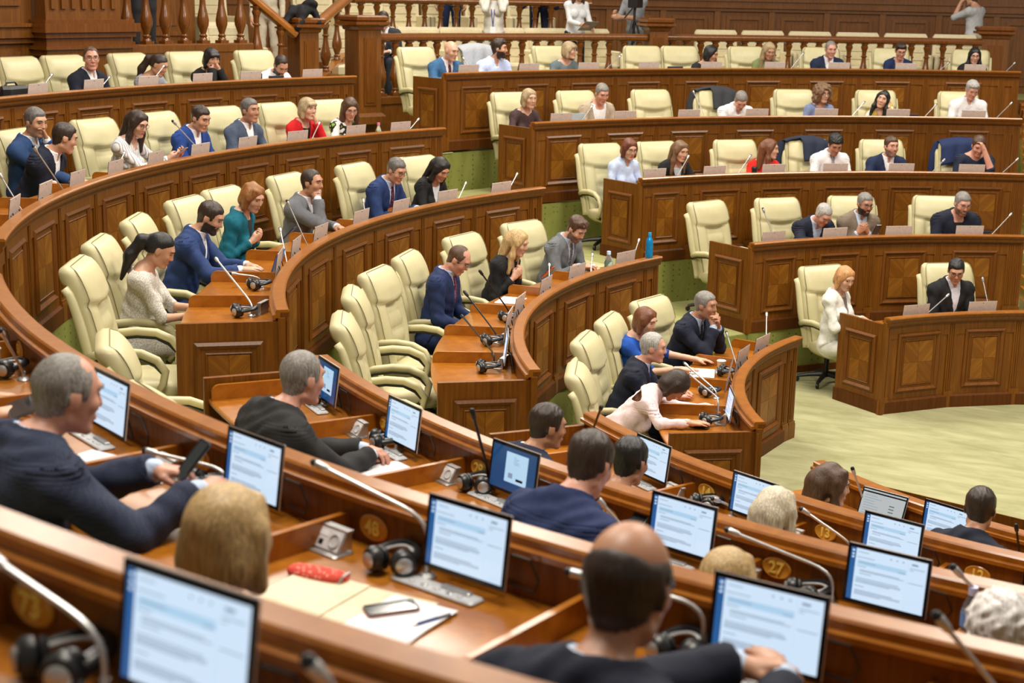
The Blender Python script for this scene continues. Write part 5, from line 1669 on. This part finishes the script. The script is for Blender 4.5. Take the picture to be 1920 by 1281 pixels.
# ---------------------------------------------------------------- chairs
CHR = {'L5': [181.5, 178.3, 173.5, 169.3, 164.2], 'L4': [194.0, 186.7, 180.9, 175.4, 170.3, 166.0], 'L3': [216.5, 210.2, 202.8, 195.4, 190.4, 182.3, 174.4, 167.5], 'L2': [212.6, 204.0, 196.5, 189.2, 179.4, 170.3], 'L1': [207.0, 194.5, 184.7, 174.2], 'R1': [142.6, 126.5], 'R2': [146.1, 138.3, 130.3, 121.3],
       'R3': [148.8, 143.1, 135.7, 129.0, 122.2, 115.2], 'R4': [150.2, 144.3, 137.8, 132.3, 125.8, 119.2, 112.7], 'R5': [152.8, 147.7, 141.5, 134.2, 131.2, 126.0, 120.5, 115.4, 109.9]}
WHO = {'L5': ['empty, a black bag before it', 'behind the balding man in glasses', 'behind the woman with the ponytail', 'behind the woman in black with bangs', 'behind the bowed man in white shirt'],
       'L4': ['behind the two leaning men', 'empty, left of the striped blouse', 'between striped blouse and royal blue suit', 'behind the royal blue suit', 'between slate suit and red jacket', 'behind the red jacket'],
       'L3': ['empty, nearest on the left', 'behind the woman in white dress', 'behind the bearded man typing', 'left of the teal jacket', 'behind the teal jacket', 'behind the man in grey suit', 'behind the navy suit with tie', 'behind the woman with long black hair'],
       'L2': ['half hidden at the near end', 'empty, second from the near end', 'empty, third from the near end', 'behind the man with burgundy tie', 'behind the blonde in black', 'behind the grey suit by the bottle'],
       'L1': ['behind the pink jacket', 'behind the grey man with blue tie', 'behind the woman in blue dress', 'behind the man with clasped hands'],
       'R1': ['under the woman in white jacket', 'behind the man in black jacket'], 'R2': ['empty, at the desk end', 'left of the bent silver haired man', 'behind the brown grey blazer', 'behind the man in black tee'],
       'R3': ['behind the light blue shirt', 'behind the long light brown hair', 'left of the woman in red', 'with navy coat behind the curly man', 'behind the man with stubble', 'with navy coat, behind man holding forehead'],
       'R4': ['behind the dark brown top', 'behind the beige jacket', 'empty, right of the beige jacket', 'under a charcoal coat', 'left of the curly woman', 'behind the floral blouse', 'behind the man in white shirt'],
       'R5': ['behind the bright blue suit', 'under a pale grey jacket', 'behind the short blonde woman', 'empty, left of a pair', 'empty, right of a pair', 'behind the olive shirt', 'behind the receding man in navy', 'behind the navy jacket with glasses', 'behind the black jacket far right']}
for b_, l in CHR.items():
    k = int(b_[1])
    for i, t in enumerate(l):
        yw = rnd.uniform(-7, 7)
        rho = .84
        if b_ == 'L3' and i == 0: yw = -6
        if b_ == 'R1' and i == 0: rho = .98
        if b_ == 'R2' and i == 0: yw = 12
        chair(k, t, rho, yw, 'cream leather chair %s, %s of %s' % (WHO[b_][i], ROWN[k-1], BLK_[b_[0]]))
_c = chair(3, 227.0, .66, -6, 'empty low cream leather chair in the aisle beyond the third left desk')
_c.matrix_world = _c.matrix_world@Matrix.Diagonal((1, 1, .86, 1))
for key in ('F4a', 'F4b', 'F4c', 'F4z', 'F3a', 'F3b', 'F3c', 'F3d', 'F2a', 'F2b', 'F2c', 'F1a', 'F1b'):
    k, t, rho, z = POS[key]
    if key in ('F4a', 'F3a', 'F2a', 'F2b', 'F1a', 'F1b', 'F3b'): chair(k, t, rho+.26, 0, 'cream leather chair under %s' % {'F4a': 'the large grey man with a phone', 'F3a': 'the charcoal suit', 'F2a': 'the swept grey hair', 'F2b': 'the small bald spot', 'F1a': 'the wavy brown hair', 'F1b': 'the thinning dark hair in front', 'F3b': 'the bowed navy suit'}[key], 'chairs in the near block')
# coats draped over chair backs
def drape(k, t, yaw, mat, label, right=True):
    M = at(k, t, .84+.28, 0, yaw)
    ns, nt_ = 18, 30
    V = []
    for i in range(ns+1):
        s = -1+2*i/ns
        for j in range(nt_+1):
            u = j/nt_
            hw = .3-.02*math.cos(3*u)+.02*math.sin(9*s)*.3
            sh = .05*abs(s)**2
            if u < .3:      # front fall
                q = u/.3
                z = .98+.24*q-sh; y = .008-.068*q
            elif u < .42:
                q = (u-.3)/.12
                z = 1.22+.05*math.sin(q*PI)-sh; y = -.06-.29*q
            else:
                q = (u-.42)/.58
                z = 1.22-.75*q-sh; y = -.35-.03*math.sin(q*9)-.02
            V.append((s*hw, y+.012*math.sin(s*11+u*7), z))
    Q = [(i*(nt_+1)+j, (i+1)*(nt_+1)+j, (i+1)*(nt_+1)+j+1, i*(nt_+1)+j+1) for i in range(ns) for j in range(nt_)]
    V = np.array(V); Q = np.array(Q)
    N_ = vnormals(V, Q)
    n = len(V)
    if right: Q = Q[(V[Q].mean(1)[:, 0] < .09) | (V[Q].mean(1)[:, 1] < -.17)]
    V2 = np.concatenate([V, V-N_*.018])
    ed = np.stack([Q, np.roll(Q, -1, 1)], -1).reshape(-1, 2)
    se = np.sort(ed, 1); key = se[:, 0]*n+se[:, 1]
    u_, c_ = np.unique(key, return_counts=True)
    e2 = ed[np.isin(key, u_[c_ == 1])]
    Q2 = np.concatenate([Q, Q[:, ::-1]+n, np.stack([e2[:, 1], e2[:, 0], e2[:, 0]+n, e2[:, 1]+n], 1)])
    o = empty('draped_jacket', M, label, 'jacket')
    link('jacket_body', npmesh('jacket_body', V2, Q2, [mat]), o)
    for s in (-1, 1):
        MB().tube([(s*.27, -.27, 1.2), (s*.32, -.26, 1.05), (s*.34, -.25, .8), (s*.33, -.22, .6)], [.06, .062, .055, .045], 10).obj('sleeve', mat, o, smooth=True)
    return o
drape(3, 129.0, 3, cloth((.02, .026, .05)), 'navy jacket hung over the chair behind the curly haired man')
drape(3, 115.2, 0, cloth((.015, .025, .085)), 'navy blue jacket hung over the chair behind the man holding his forehead', False)
drape(4, 132.3, 0, cloth((.035, .037, .042)), 'charcoal jacket hung over the chair behind the bowed white shirt')
drape(5, 147.7, 0, cloth((.36, .38, .42)), 'pale grey jacket hung over the chair behind the bearded man in light blue', False)

# ---------------------------------------------------------------- tablets along the rails
TAB = {'L5': [187.2, 182.6, 178.1, 173.6, 169.6, 164.5], 'L4': [211.6, 206.4, 201.7, 196.7, 191.8, 186.7, 181.5, 176.2, 170.2, 165.7], 'L3': [205.6, 200.6, 195.0, 187.6, 181.3, 174.6, 167.5], 'L2': [169.3, 178.9, 186.5, 195.2, 201.5, 209.8], 'L1': [175.8, 183.6, 192.5, 205.8], 'R1': [140.3, 129.0], 'R2': [146.3, 138.1, 130.0, 121.5],
       'R3': [149.2, 142.6, 136.3, 129.9, 123.3, 116.5], 'R4': [150.4, 144.1, 138.0, 131.7, 125.5, 119.3, 113.0], 'R5': [152.6, 146.9, 141.5, 136.2, 130.9, 125.7, 120.6, 115.5, 110.4]}
for b_, l in TAB.items():
    k = int(b_[1])
    for i, t in enumerate(sorted(l, reverse=True)):
        tablet(k, t, .135, rnd.uniform(-3, 3), 'rose grey tablet behind the rail, %s from left, %s of %s' % (NTH[i], ROWN[k-1], BLK_[b_[0]]), 'page')
FT = [(4, 234.1, 'card', 'on the far left desk'), (4, 244.9, 'page', 'beside the large grey man'), (4, 251.3, 'page', 'right of seat plate forty-nine'), (4, 257.5, 'page', 'right of seat plate forty-eight'), (4, 263.6, 'page', 'before the clasped hands of the bald man'), (5, 261.9, 'page', 'at the bottom edge right of seat plate seventy-three'),
      (3, 233.4, 'card', 'with a blue screen at the left end of third near row'), (3, 240.5, 'page', 'right of seat plate thirty'), (3, 247.4, 'card', 'with a blue screen left of the bowed navy suit'), (3, 254.8, 'page', 'right of seat plate twenty-eight'), (3, 261.6, 'page', 'right of seat plate twenty-seven'), (3, 268.3, 'page', 'beyond the right edge of the third near row'),
      (2, 238.6, 'page', 'right of the man with the small bald spot'), (2, 246.8, 'page', 'behind the platinum hair'), (2, 255.2, 'page', 'right of seat plate thirteen'), (1, 247.3, 'page', 'beside the grey laptop'), (2, 263.4, 'page', 'at the right edge of the second near row')]
for k, t, m, lb in FT:
    tablet(k, t, .15, 0, 'lit tablet '+lb, m, .822, 'lit tablets of the near block')
    place(CONS, at(k, t-.35*9/rr(k, t), .185, .79), 'silver console for tablet '+lb, 'voting consoles of the near block', CUSED)
for k, t, lb in [(4, 254.7, 'under seat plate forty-eight'), (4, 248.6, 'under seat plate forty-nine'), (4, 235.9, 'under seat plate fifty-one'), (3, 244.7, 'under seat plate twenty-nine'), (3, 238.0, 'under seat plate thirty'), (3, 257.9, 'under seat plate twenty-seven'), (2, 242.0, 'under seat plate fourteen'), (2, 250.5, 'under seat plate thirteen'), (5, 259.1, 'under seat plate seventy-three'), (3, 251.4, 'under seat plate twenty-eight')]:
    place(SOCK, at(k, t-.55*9/rr(k, t), .185, .79)@Matrix.Scale(.9, 4), 'silver flip-up power socket box '+lb, 'power socket boxes', SUSED)
for k, t, rho, yw, lb in [(4, 255.9, .19, 20, 'before seat plate forty-eight'), (4, 249.7, .19, -30, 'before seat plate forty-nine'), (4, 262.2, .19, 10, 'beside the bald man'), (4, 237.3, .2, 20, 'before seat plate fifty-one'), (5, 260.3, .18, 0, 'at the bottom edge'), (3, 239.3, .19, -25, 'before seat plate thirty'), (3, 245.7, .18, 25, 'before seat plate twenty-nine'), (3, 259.2, .18, -30, 'before seat plate twenty-seven'), (2, 243.5, .17, 0, 'before seat plate fourteen'), (3, 232.4, .18, 0, 'left of the charcoal suit'),
                         (3, 214.2, .3, 10, 'at the near end of the third left desk'), (3, 206.9, .28, 30, 'by the open blue laptop'), (2, 210.9, .3, 0, 'at the near end of the second left desk'), (2, 202.3, .28, 20, 'second from the end of the second left desk'), (2, 193.4, .28, 40, 'before the man with burgundy tie'), (1, 206, .3, 10, 'before the pink jacket'), (1, 193.9, .3, 30, 'before the grey man with blue tie'), (1, 183.2, .3, 0, 'by the paper cup'), (5, 137.9, .2, 0, 'on the far back desk')]:
    place(HEAD, at(k, t, rho, .79, yw), 'black headphones '+lb, 'headphones on the desks', HUSED)
# sockets of the left block near ends
for k, t, lb in [(3, 213.2, 'third left desk'), (2, 209.3, 'second left desk near end'), (2, 201.0, 'second left desk'), (1, 205, 'front left desk')]:
    place(SOCK, at(k, t, .16, .79, -20), 'silver flip-up power socket box on the '+lb, 'power socket boxes', SUSED)
# ---------------------------------------------------------------- microphones
MC = {'L5': [(194.4, 188.8, 1.0), (187.7, 184.5, 1.12), (182.7, 179.9, 1.06), (178.5, 175.5, 1.15)], 'L4': [(208.8, 208.7, 1.17), (202.5, 203.7, 1.28), (197, 192.8, 1.06), (185.3, 187.4, 1.27), (175.0, 172.3, 1.1), (165.5, 162.6, 1.06)],
      'L3': [(196.5, 196.7, 1.28), (202, 198.2, 1.08), (186.2, 183.9, 1.09), (173.4, 169.9, 1.07), (167.0, 163.6, 1.1)], 'L2': [(184.8, 180.3, 1.07), (175.5, 171.9, 1.05), (168.2, 164.0, 1.1)], 'L1': [(173.3, 168.2, 1.16)],
      'R1': [(139.8, 132.7, 1.1), (127.1, 127.7, 1.27)], 'R2': [(145.3, 146.2, 1.28), (119.7, 116.1, 1.18)], 'R3': [(147.0, 144.3, 1.17), (140.5, 137.8, 1.15), (121.0, 118.6, 1.1), (114.4, 111.8, 1.13)],
      'R4': [(148.8, 146.4, 1.12), (136.0, 137.0, 1.29), (123.8, 121.8, 1.14), (117.6, 115.8, 1.12), (111.7, 109.7, 1.17)], 'R5': [(151.5, 152.3, 1.15), (140.6, 138.1, 1.14), (124.8, 123.1, 1.19), (113.6, 112.1, 1.08), (108.7, 107.4, 1.1)]}
for b_, l in MC.items():
    k = int(b_[1])
    for i, (tb, tt, z) in enumerate(sorted(l, reverse=True)):
        mic(wp(k, tb, .14, .79), wp(k, tt, .33, z), 'pale gooseneck microphone, %s from left, %s of %s' % (NTH[i], ROWN[k-1], BLK_[b_[0]]), 'microphones of the left and far blocks', True, .12, .0048)
for k, tb, rb, tt, rt_, zt, light, bend, lb in [(3, 214.1, .2, 209.6, .5, 1.09, True, .12, 'before the woman in white dress'), (3, 205.9, .25, 206.4, .46, .9, True, .3, 'bent low by the open blue laptop'), (2, 209.2, .2, 200.5, .5, .98, False, .1, 'at the near end of the second left desk'), (2, 200.3, .22, 199.3, .5, 1.15, False, .1, 'second from the end of the second left desk'), (2, 191.2, .3, 193.4, .5, 1.21, False, .1, 'before the man with burgundy tie'),
        (1, 181, .2, 179.8, .35, 1.12, True, .1, 'by the paper cup'), (1, 194.6, .2, 191.8, .5, 1.02, True, .15, 'across the pink jacket'), (1, 205.0, .2, 195, .42, .98, True, .25, 'in front of the pink jacket'),
        (2, 231.5, .12, 237, .38, 1.24, False, .1, 'dark, at the left end of the second near row'), (3, 232.7, .12, 234.2, .05, .905, False, .62, 'short, left of the charcoal suit'), (3, 240.1, .14, 240.9, .06, .9, False, .62, 'short, by the lit tablet of seat thirty'), (3, 245.9, .12, 246.6, .29, 1.22, False, .2, 'tall, by seat plate twenty-nine'), (3, 252.8, .12, 251.9, .21, .985, True, .15, 'by seat plate twenty-eight'), (3, 260.0, .13, 257.0, .25, 1.03, True, .28, 'long, by seat plate twenty-seven'), (3, 265.5, .12, 263.7, .26, 1.1, True, .1, 'by the water bottle'),
        (2, 245.2, .12, 244.7, .22, .9, True, .4, 'low, by seat plate fourteen'), (2, 253.0, .12, 250.8, .26, 1.02, True, .2, 'by seat plate thirteen'), (4, 237.9, .12, 239.2, .26, 1.07, True, .1, 'at the far left edge'), (4, 250.3, .13, 248.4, .27, .92, True, .3, 'bent flat before seat plate forty-nine'), (4, 256.5, .13, 254.3, .26, 1.1, True, .38, 'long, by seat plate forty-eight'), (4, 262.5, .14, 260.3, .25, 1.0, True, .4, 'by the bald man'), (4, 267.8, .12, 266.4, .22, 1.11, True, .1, 'at the right edge'), (5, 260.9, .15, 259.4, .18, 1.0, True, .35, 'at the bottom left corner'), (5, 264.5, .15, 263.9, .26, 1.06, True, .2, 'at the bottom edge'), (1, 238.5, .12, 238.6, .29, 1.15, True, .1, 'by the grey laptop'), (1, 254.6, .13, 254.9, .3, 1.11, False, .1, 'by the man with thinning hair')]:
    mic(wp(k, tb, rb, .79), wp(k, tt, rt_, zt), 'gooseneck microphone '+lb, 'microphones with their own bends', light, bend)

# ---------------------------------------------------------------- things on the desks
GLASS = None
def glassy(name, c, rough=.05):
    if name in MATS: return MATS[name]
    m, nt, b = _nt(name)
    b.inputs['Base Color'].default_value = (*c, 1)
    b.inputs['Transmission Weight'].default_value = .9
    b.inputs['Roughness'].default_value = rough
    b.inputs['IOR'].default_value = 1.2
    MATS[name] = m
    return m
def bottle(M, label, capc, bodym, h=.22, r=.033, labelc=None):
    o = empty('water_bottle', M, label, 'bottle')
    MB().lathe([(.001, 0), (r*.9, 0), (r, .008), (r, h*.3), (r*.94, h*.34), (r, h*.38), (r, h*.62), (r*.8, h*.74), (r*.45, h*.84), (r*.4, h*.9), (.001, h*.9)], 18).obj('body', bodym, o, smooth=True)
    MB().lathe([(.001, h*.88), (r*.48, h*.88), (r*.48, h), (.001, h)], 14).obj('cap', plain('cap_%02d%02d%02d' % tuple(int(x*99) for x in capc), capc, .4), o, smooth=True)
    if labelc: MB().lathe([(r*1.01, h*.4), (r*1.02, h*.4), (r*1.02, h*.6), (r*1.01, h*.6)], 18).obj('label_band', plain('label_%02d' % int(labelc[2]*99), labelc, .5), o, smooth=True)
    return o
CLEAR = glassy('clear_plastic', (.85, .92, .97))
bottle(at(4, 167.2, .22, .79), 'small clear bottle with a pink cap on the fourth left desk', (.75, .2, .4), CLEAR, .27, .034)
bottle(at(2, 166.6, .014, .98), 'bright blue flask at the far end of the second left desk', (.02, .3, .65), plain('blue_metal', (.01, .3, .72), .25, metal=.5), .25, .036)
bottle(at(2, 170.2, .25, .79), 'squat clear bottle with blue tinge beside the blue flask', (.6, .75, .95), glassy('blue_clear', (.55, .72, .95)), .27, .042)
bottle(at(3, 264.2, .22, .79), 'clear water bottle with pale blue cap and label near the white fluffy hair', (.55, .6, .9), CLEAR, .24, .035, (.1, .25, .6))
bottle(at(3, 141.2, .25, .79), 'small clear bottle before the woman with long light brown hair', (.8, .8, .82), CLEAR, .2, .03)
o = empty('paper_cup', at(1, 181.6, .34, .79), 'brown paper cup with a white rim by the white laptop', 'cup')
MB().lathe([(.001, 0), (.028, 0), (.038, .1), (.035, .1), (.026, .006), (.001, .006)], 18).obj('wall', plain('kraft', (.55, .32, .13), .7), o, smooth=True)
MB().lathe([(.036, .097), (.04, .097), (.041, .101), (.038, .104), (.035, .102)], 18).obj('rim', PAPER, o, smooth=True)
def tumbler(M, label, h=.17, r=.036):
    o = empty('black_tumbler', M, label, 'cup')
    MB().lathe([(.001, 0), (r*.85, 0), (r, h*.9), (.001, h*.9)], 16).obj('body', BLACK, o, smooth=True)
    MB().lathe([(.001, h*.88), (r*1.04, h*.88), (r*1.04, h*.95), (r*.8, h), (.001, h)], 16).obj('lid', BLACKM, o, smooth=True)
tumbler(at(3, 137.9, .2, .79), 'black tumbler before the woman in red', .24)
tumbler(at(5, 168.0, .3, .79), 'black cup before the woman with bangs in the left back row', .24)
def laptop(M, label, mat, mode, opening):
    o = empty('laptop', M, label, 'laptop')
    # hinge at y=0, sitter at -y
    MB().rbox((-.16, -.225, 0), (.16, 0, .014), .006).obj('base', mat, o)
    MB().box((-.145, -.11, .0142), (.145, -.015, .0152)).obj('keyboard', BLACKM if opening else GREYP, o)
    MB().box((-.05, -.205, .0142), (.05, -.125, .0148)).obj('trackpad', GREYP, o)
    L = MB().rbox((-.16, 0, 0), (.16, .008, .215), .004).obj('lid', mat, o, Tm(0, 0, .014)@Rx(-rad(opening-90)))
    MB().box((-.157, -.001, .004), (.157, .0, .211)).obj('bezel', BEZEL, L)
    link('screen', screen_mesh(mode, .296, .19), L, Tm(0, -.0022, .012))
    return o
laptop(at(3, 203.4, .22, .79, 0), 'open laptop with a blue lid in front of the typing bearded man', plain('blue_lid', (.03, .12, .35), .3, metal=.4), 'page', 108)
laptop(at(1, 240.8, .2, .8, 12), 'open grey laptop showing a table, facing the wavy brown hair', SILVER, 'list', 112)
o = empty('laptop', at(1, 184.0, .46, .79, 14), 'closed white laptop under the hand of the woman in blue', 'laptop')
MB().rbox((-.155, -.11, 0), (.155, .11, .009), .008).obj('base', SILVER, o)
MB().rbox((-.155, -.11, .0095), (.155, .11, .017), .008).obj('lid', plain('white_lid', (.72, .74, .77), .35), o)
# sheets, folders and small things
def sheet(M, w_, h_, label, mat=PAPER, n=1, name='document', cat='papers', th=.0012):
    o = empty(name, M, label, cat)
    for i in range(n):
        a = rnd.uniform(-3, 3)*(i > 0)
        MB().box((-w_/2, -h_/2, i*th), (w_/2, h_/2, i*th+th*.9)).obj('sheet', mat, o, Rz(rad(a)))
    return o
MANILA = plain('manila', (.72, .63, .44), .7)
fo = empty('folder', at(4, 256.3, .46, .791, 12), 'open cream folder on the desk of seat forty-eight', 'folder')
MB().box((-.235, -.16, 0), (.0, .16, .002)).obj('cover', MANILA, fo, Ry(.03)@Tm(0, 0, .004))
MB().box((0, -.16, 0), (.235, .16, .002)).obj('back_cover', MANILA, fo)
sheet(at(4, 257.55, .44, .7945, 10), .215, .3, 'stack of white printed pages in the open folder', n=5)
sheet(at(2, 184.9, .5, .791, 8), .3, .22, 'white papers in front of the man with burgundy tie', n=3)
sheet(at(4, 246.2, .34, .791, 20), .22, .3, 'white papers beside the large grey man', n=3)
sheet(at(3, 241.9, .36, .791, 0), .21, .3, 'white sheet beside the folded hands')
sheet(at(2, 165.9, .2, .791, 0), .25, .2, 'white papers behind the blue flask', n=4)
o = MB().box((-.14, -.002, 0), (.14, .002, .24)).obj('blue_folder', plain('pale_blue_card', (.5, .62, .68), .6), None, at(4, 148.2, .3, .8, 10)@Rx(-.15))
tag(o, 'pale blue folder standing between the brown top and the beige jacket', 'folder')
PHB = plain('phone_glass', (.02, .025, .03), .08)
def phone(M, label, case=BLACK, sc=1.0):
    o = empty('smartphone', M, label, 'phone')
    MB().rbox((-.037, -.077, 0), (.037, .077, .008), .007).obj('case', case, o)
    MB().rbox((-.034, -.074, .008), (.034, .074, .0088), .006).obj('screen', PHB, o)
    MB().box((-.03, .05, -.0012), (-.008, .07, 0)).obj('camera_bump', BLACKM, o)
    return o
phone(at(4, 257.2, .40, .8005, -28), 'black smartphone lying on the white pages of seat forty-eight', plain('rose_case', (.35, .16, .13), .4))
o = empty('pen', at(4, 258.05, .36, .8045, -12), 'blue pen lying on the white pages', 'pen')
MB().tube([(0, -.07, 0), (0, .045, 0)], .0045, 8).obj('barrel', plain('blue_pen', (.02, .06, .25), .3), o, Tm(0, 0, 0), smooth=True)
MB().tube([(0, -.085, 0), (0, -.07, 0)], [.0015, .004], 8).obj('tip', SILVER, o, smooth=True)
MB().tube([(.004, .0, .003), (.004, .04, .004)], .0016, 6).obj('clip', SILVER, o)
f = Field()
f.cone((-.07, 0, .022), (.06, 0, .022), .03, .03, 0, .02).ell((0, 0, .022), (.095, .036, .02), 0, I3, .03)
lo, hi = f.bounds(); g = [np.arange(a, b, .006) for a, b in zip(lo, hi)]
V, Q = snet(f.grid(*g), *g); V[:, 2] = np.maximum(V[:, 2]*.6, .0)
RC = cloth((.62, .07, .045), 'dots', (.8, .35, .28))
o = empty('glasses_case', at(4, 255.1, .36, .792, 18), 'red dotted glasses case beside the cream folder', 'glasses case')
link('pouch', npmesh('pouch', V, Q, [RC]), o)
MB().tube([(.085, -.033, .006), (.092, -.02, .026), (.092, .02, .026), (.085, .033, .006)], .0035, 6).obj('clasp', SILVER, o, smooth=True)
o = empty('spectacle_case', at(1, 207.2, .38, .79, 60), 'long black case lying before the pink jacket', 'case')
MB().rbox((-.1, -.028, 0), (.1, .028, .016), .008).obj('shell', BLACK, o)
MB().rbox((-.1, -.028, .017), (.1, .028, .032), .008).obj('lid', BLACKM, o)
def held(key, loc, rx, rz, label, case=BLACK):
    k, t, rho, z = POS[key]
    phone(at(k, t, rho, 0)@Tm(*loc)@Rz(rad(rz))@Rx(rad(rx)), label, case)
held('F4a', (.33, .27, 1.0), 48, -8, 'black phone held by the large grey man')
held('L4c', (-.17, .36, .96), 40, 10, 'phone in the hand of the woman in striped blouse', plain('pink_case', (.6, .35, .3), .4))
held('L3c', (0, .33, .98), 45, 0, 'dark phone held by the woman in teal', plain('navy_case', (.02, .06, .12), .4))
held('L2b', (0, .33, .975), 45, 0, 'orange phone held by the blonde woman in black', plain('orange_case', (.75, .13, .02), .4))
held('R2b', (0, .33, .98), 50, 0, 'black phone held by the man in brown grey blazer')
held('F3b', (-.12, .44, .86), 35, 0, 'teal phone standing by seat plate twenty-eight', plain('teal_case', (.16, .33, .33), .3))
o = empty('keyboard_tablet', at(3, 211.5, .85, 0)@Tm(-.0, .42, .715)@Rx(.12), 'black tablet on the lap of the woman in white dress', 'tablet')
MB().rbox((-.12, -.08, 0), (.12, .09, .008), .006).obj('body', BLACK, o)
MB().box((-.108, -.068, .008), (.108, .078, .009)).obj('screen', GREYP, o)
o = empty('black_tablet', at(4, 240.6, .75, 0)@Tm(.4, .42, .9)@Rz(-.2)@Rx(.3), 'black tablet in the hand at the left edge', 'tablet')
MB().rbox((-.12, -.085, 0), (.12, .085, .008), .008).obj('body', BLACK, o)
MB().box((-.11, -.075, .008), (.11, .075, .009)).obj('screen', PHB, o)
o = empty('bag', at(5, 187.2, .42, .79), 'black bag lying behind the rail in the left back row', 'bag')
MB().rbox((-.24, -.08, 0), (.16, .08, .24), .05).obj('body', BLACK, o)
MB().tube([(-.1, 0, .23), (-.06, 0, .27), (.06, 0, .27), (.1, 0, .23)], .01, 6).obj('handle', BLACKM, o)
def closed_pad(k, t, label):
    o = empty('dark_tablet', at(k, t, .2, .8)@Rx(-.12), label, 'tablet')
    MB().rbox((-.12, 0, 0), (.12, .01, .2), .004).obj('cover', plain('dark_cover', (.03, .035, .05), .5), o)
    MB().box((-.11, -.001, .01), (.11, 0, .19)).obj('screen', PHB, o)
closed_pad(5, 167.2, 'dark tablet beside the bowed man in white shirt')
closed_pad(5, 133.8, 'dark tablet before the pair of empty chairs')
closed_pad(4, 118.2, 'dark tablet before the floral blouse')
closed_pad(2, 120.0, 'dark tablet before the heavy man in black tee')
# tripod and camera gear in the gallery, badge and papers
o = empty('tripod', Tm(-9.3, 10.3, 2.45), 'black camera tripod in front of the cameraman', 'tripod')
for a in (0, 2.1, 4.2): MB().tube([(.36*math.cos(a), .36*math.sin(a), 0), (.03*math.cos(a), .03*math.sin(a), 1.15)], [.014, .02], 8).obj('leg', BLACK, o)
MB().tube([(0, 0, .8), (0, 0, 1.35)], .022, 8).obj('centre_column', BLACK, o)
MB().rbox((-.08, -.12, 1.35), (.08, .16, 1.5), .02).obj('camera_body', BLACK, o)
MB().tube([(0, -.1, 1.34), (.0, -.4, 1.2)], .012, 8).obj('pan_handle', BLACK, o)
o = empty('badge', Tm(-10.67, 8.1, 2.45)@Rz(rad(-65)-PI/2), 'white badge on a blue lanyard worn over the white jacket', 'badge')
MB().box((-.04, .165, .93), (.04, .17, 1.05)).obj('card', PAPER, o)
MB().tube([(0, .17, 1.05), (-.02, .175, 1.3)], .007, 5).tube([(0, .17, 1.05), (.03, .175, 1.3)], .007, 5).obj('lanyard', plain('blue_ribbon', (.02, .05, .3), .6), o)
sheet(Tm(-10.1, 9.93, 2.45)@Rz(rad(-40)-PI/2)@Tm(0, .36, 1.06)@Rx(.5), .24, .3, 'papers held by the woman in white sweater', plain('grey_paper', (.4, .38, .35), .7), 3)
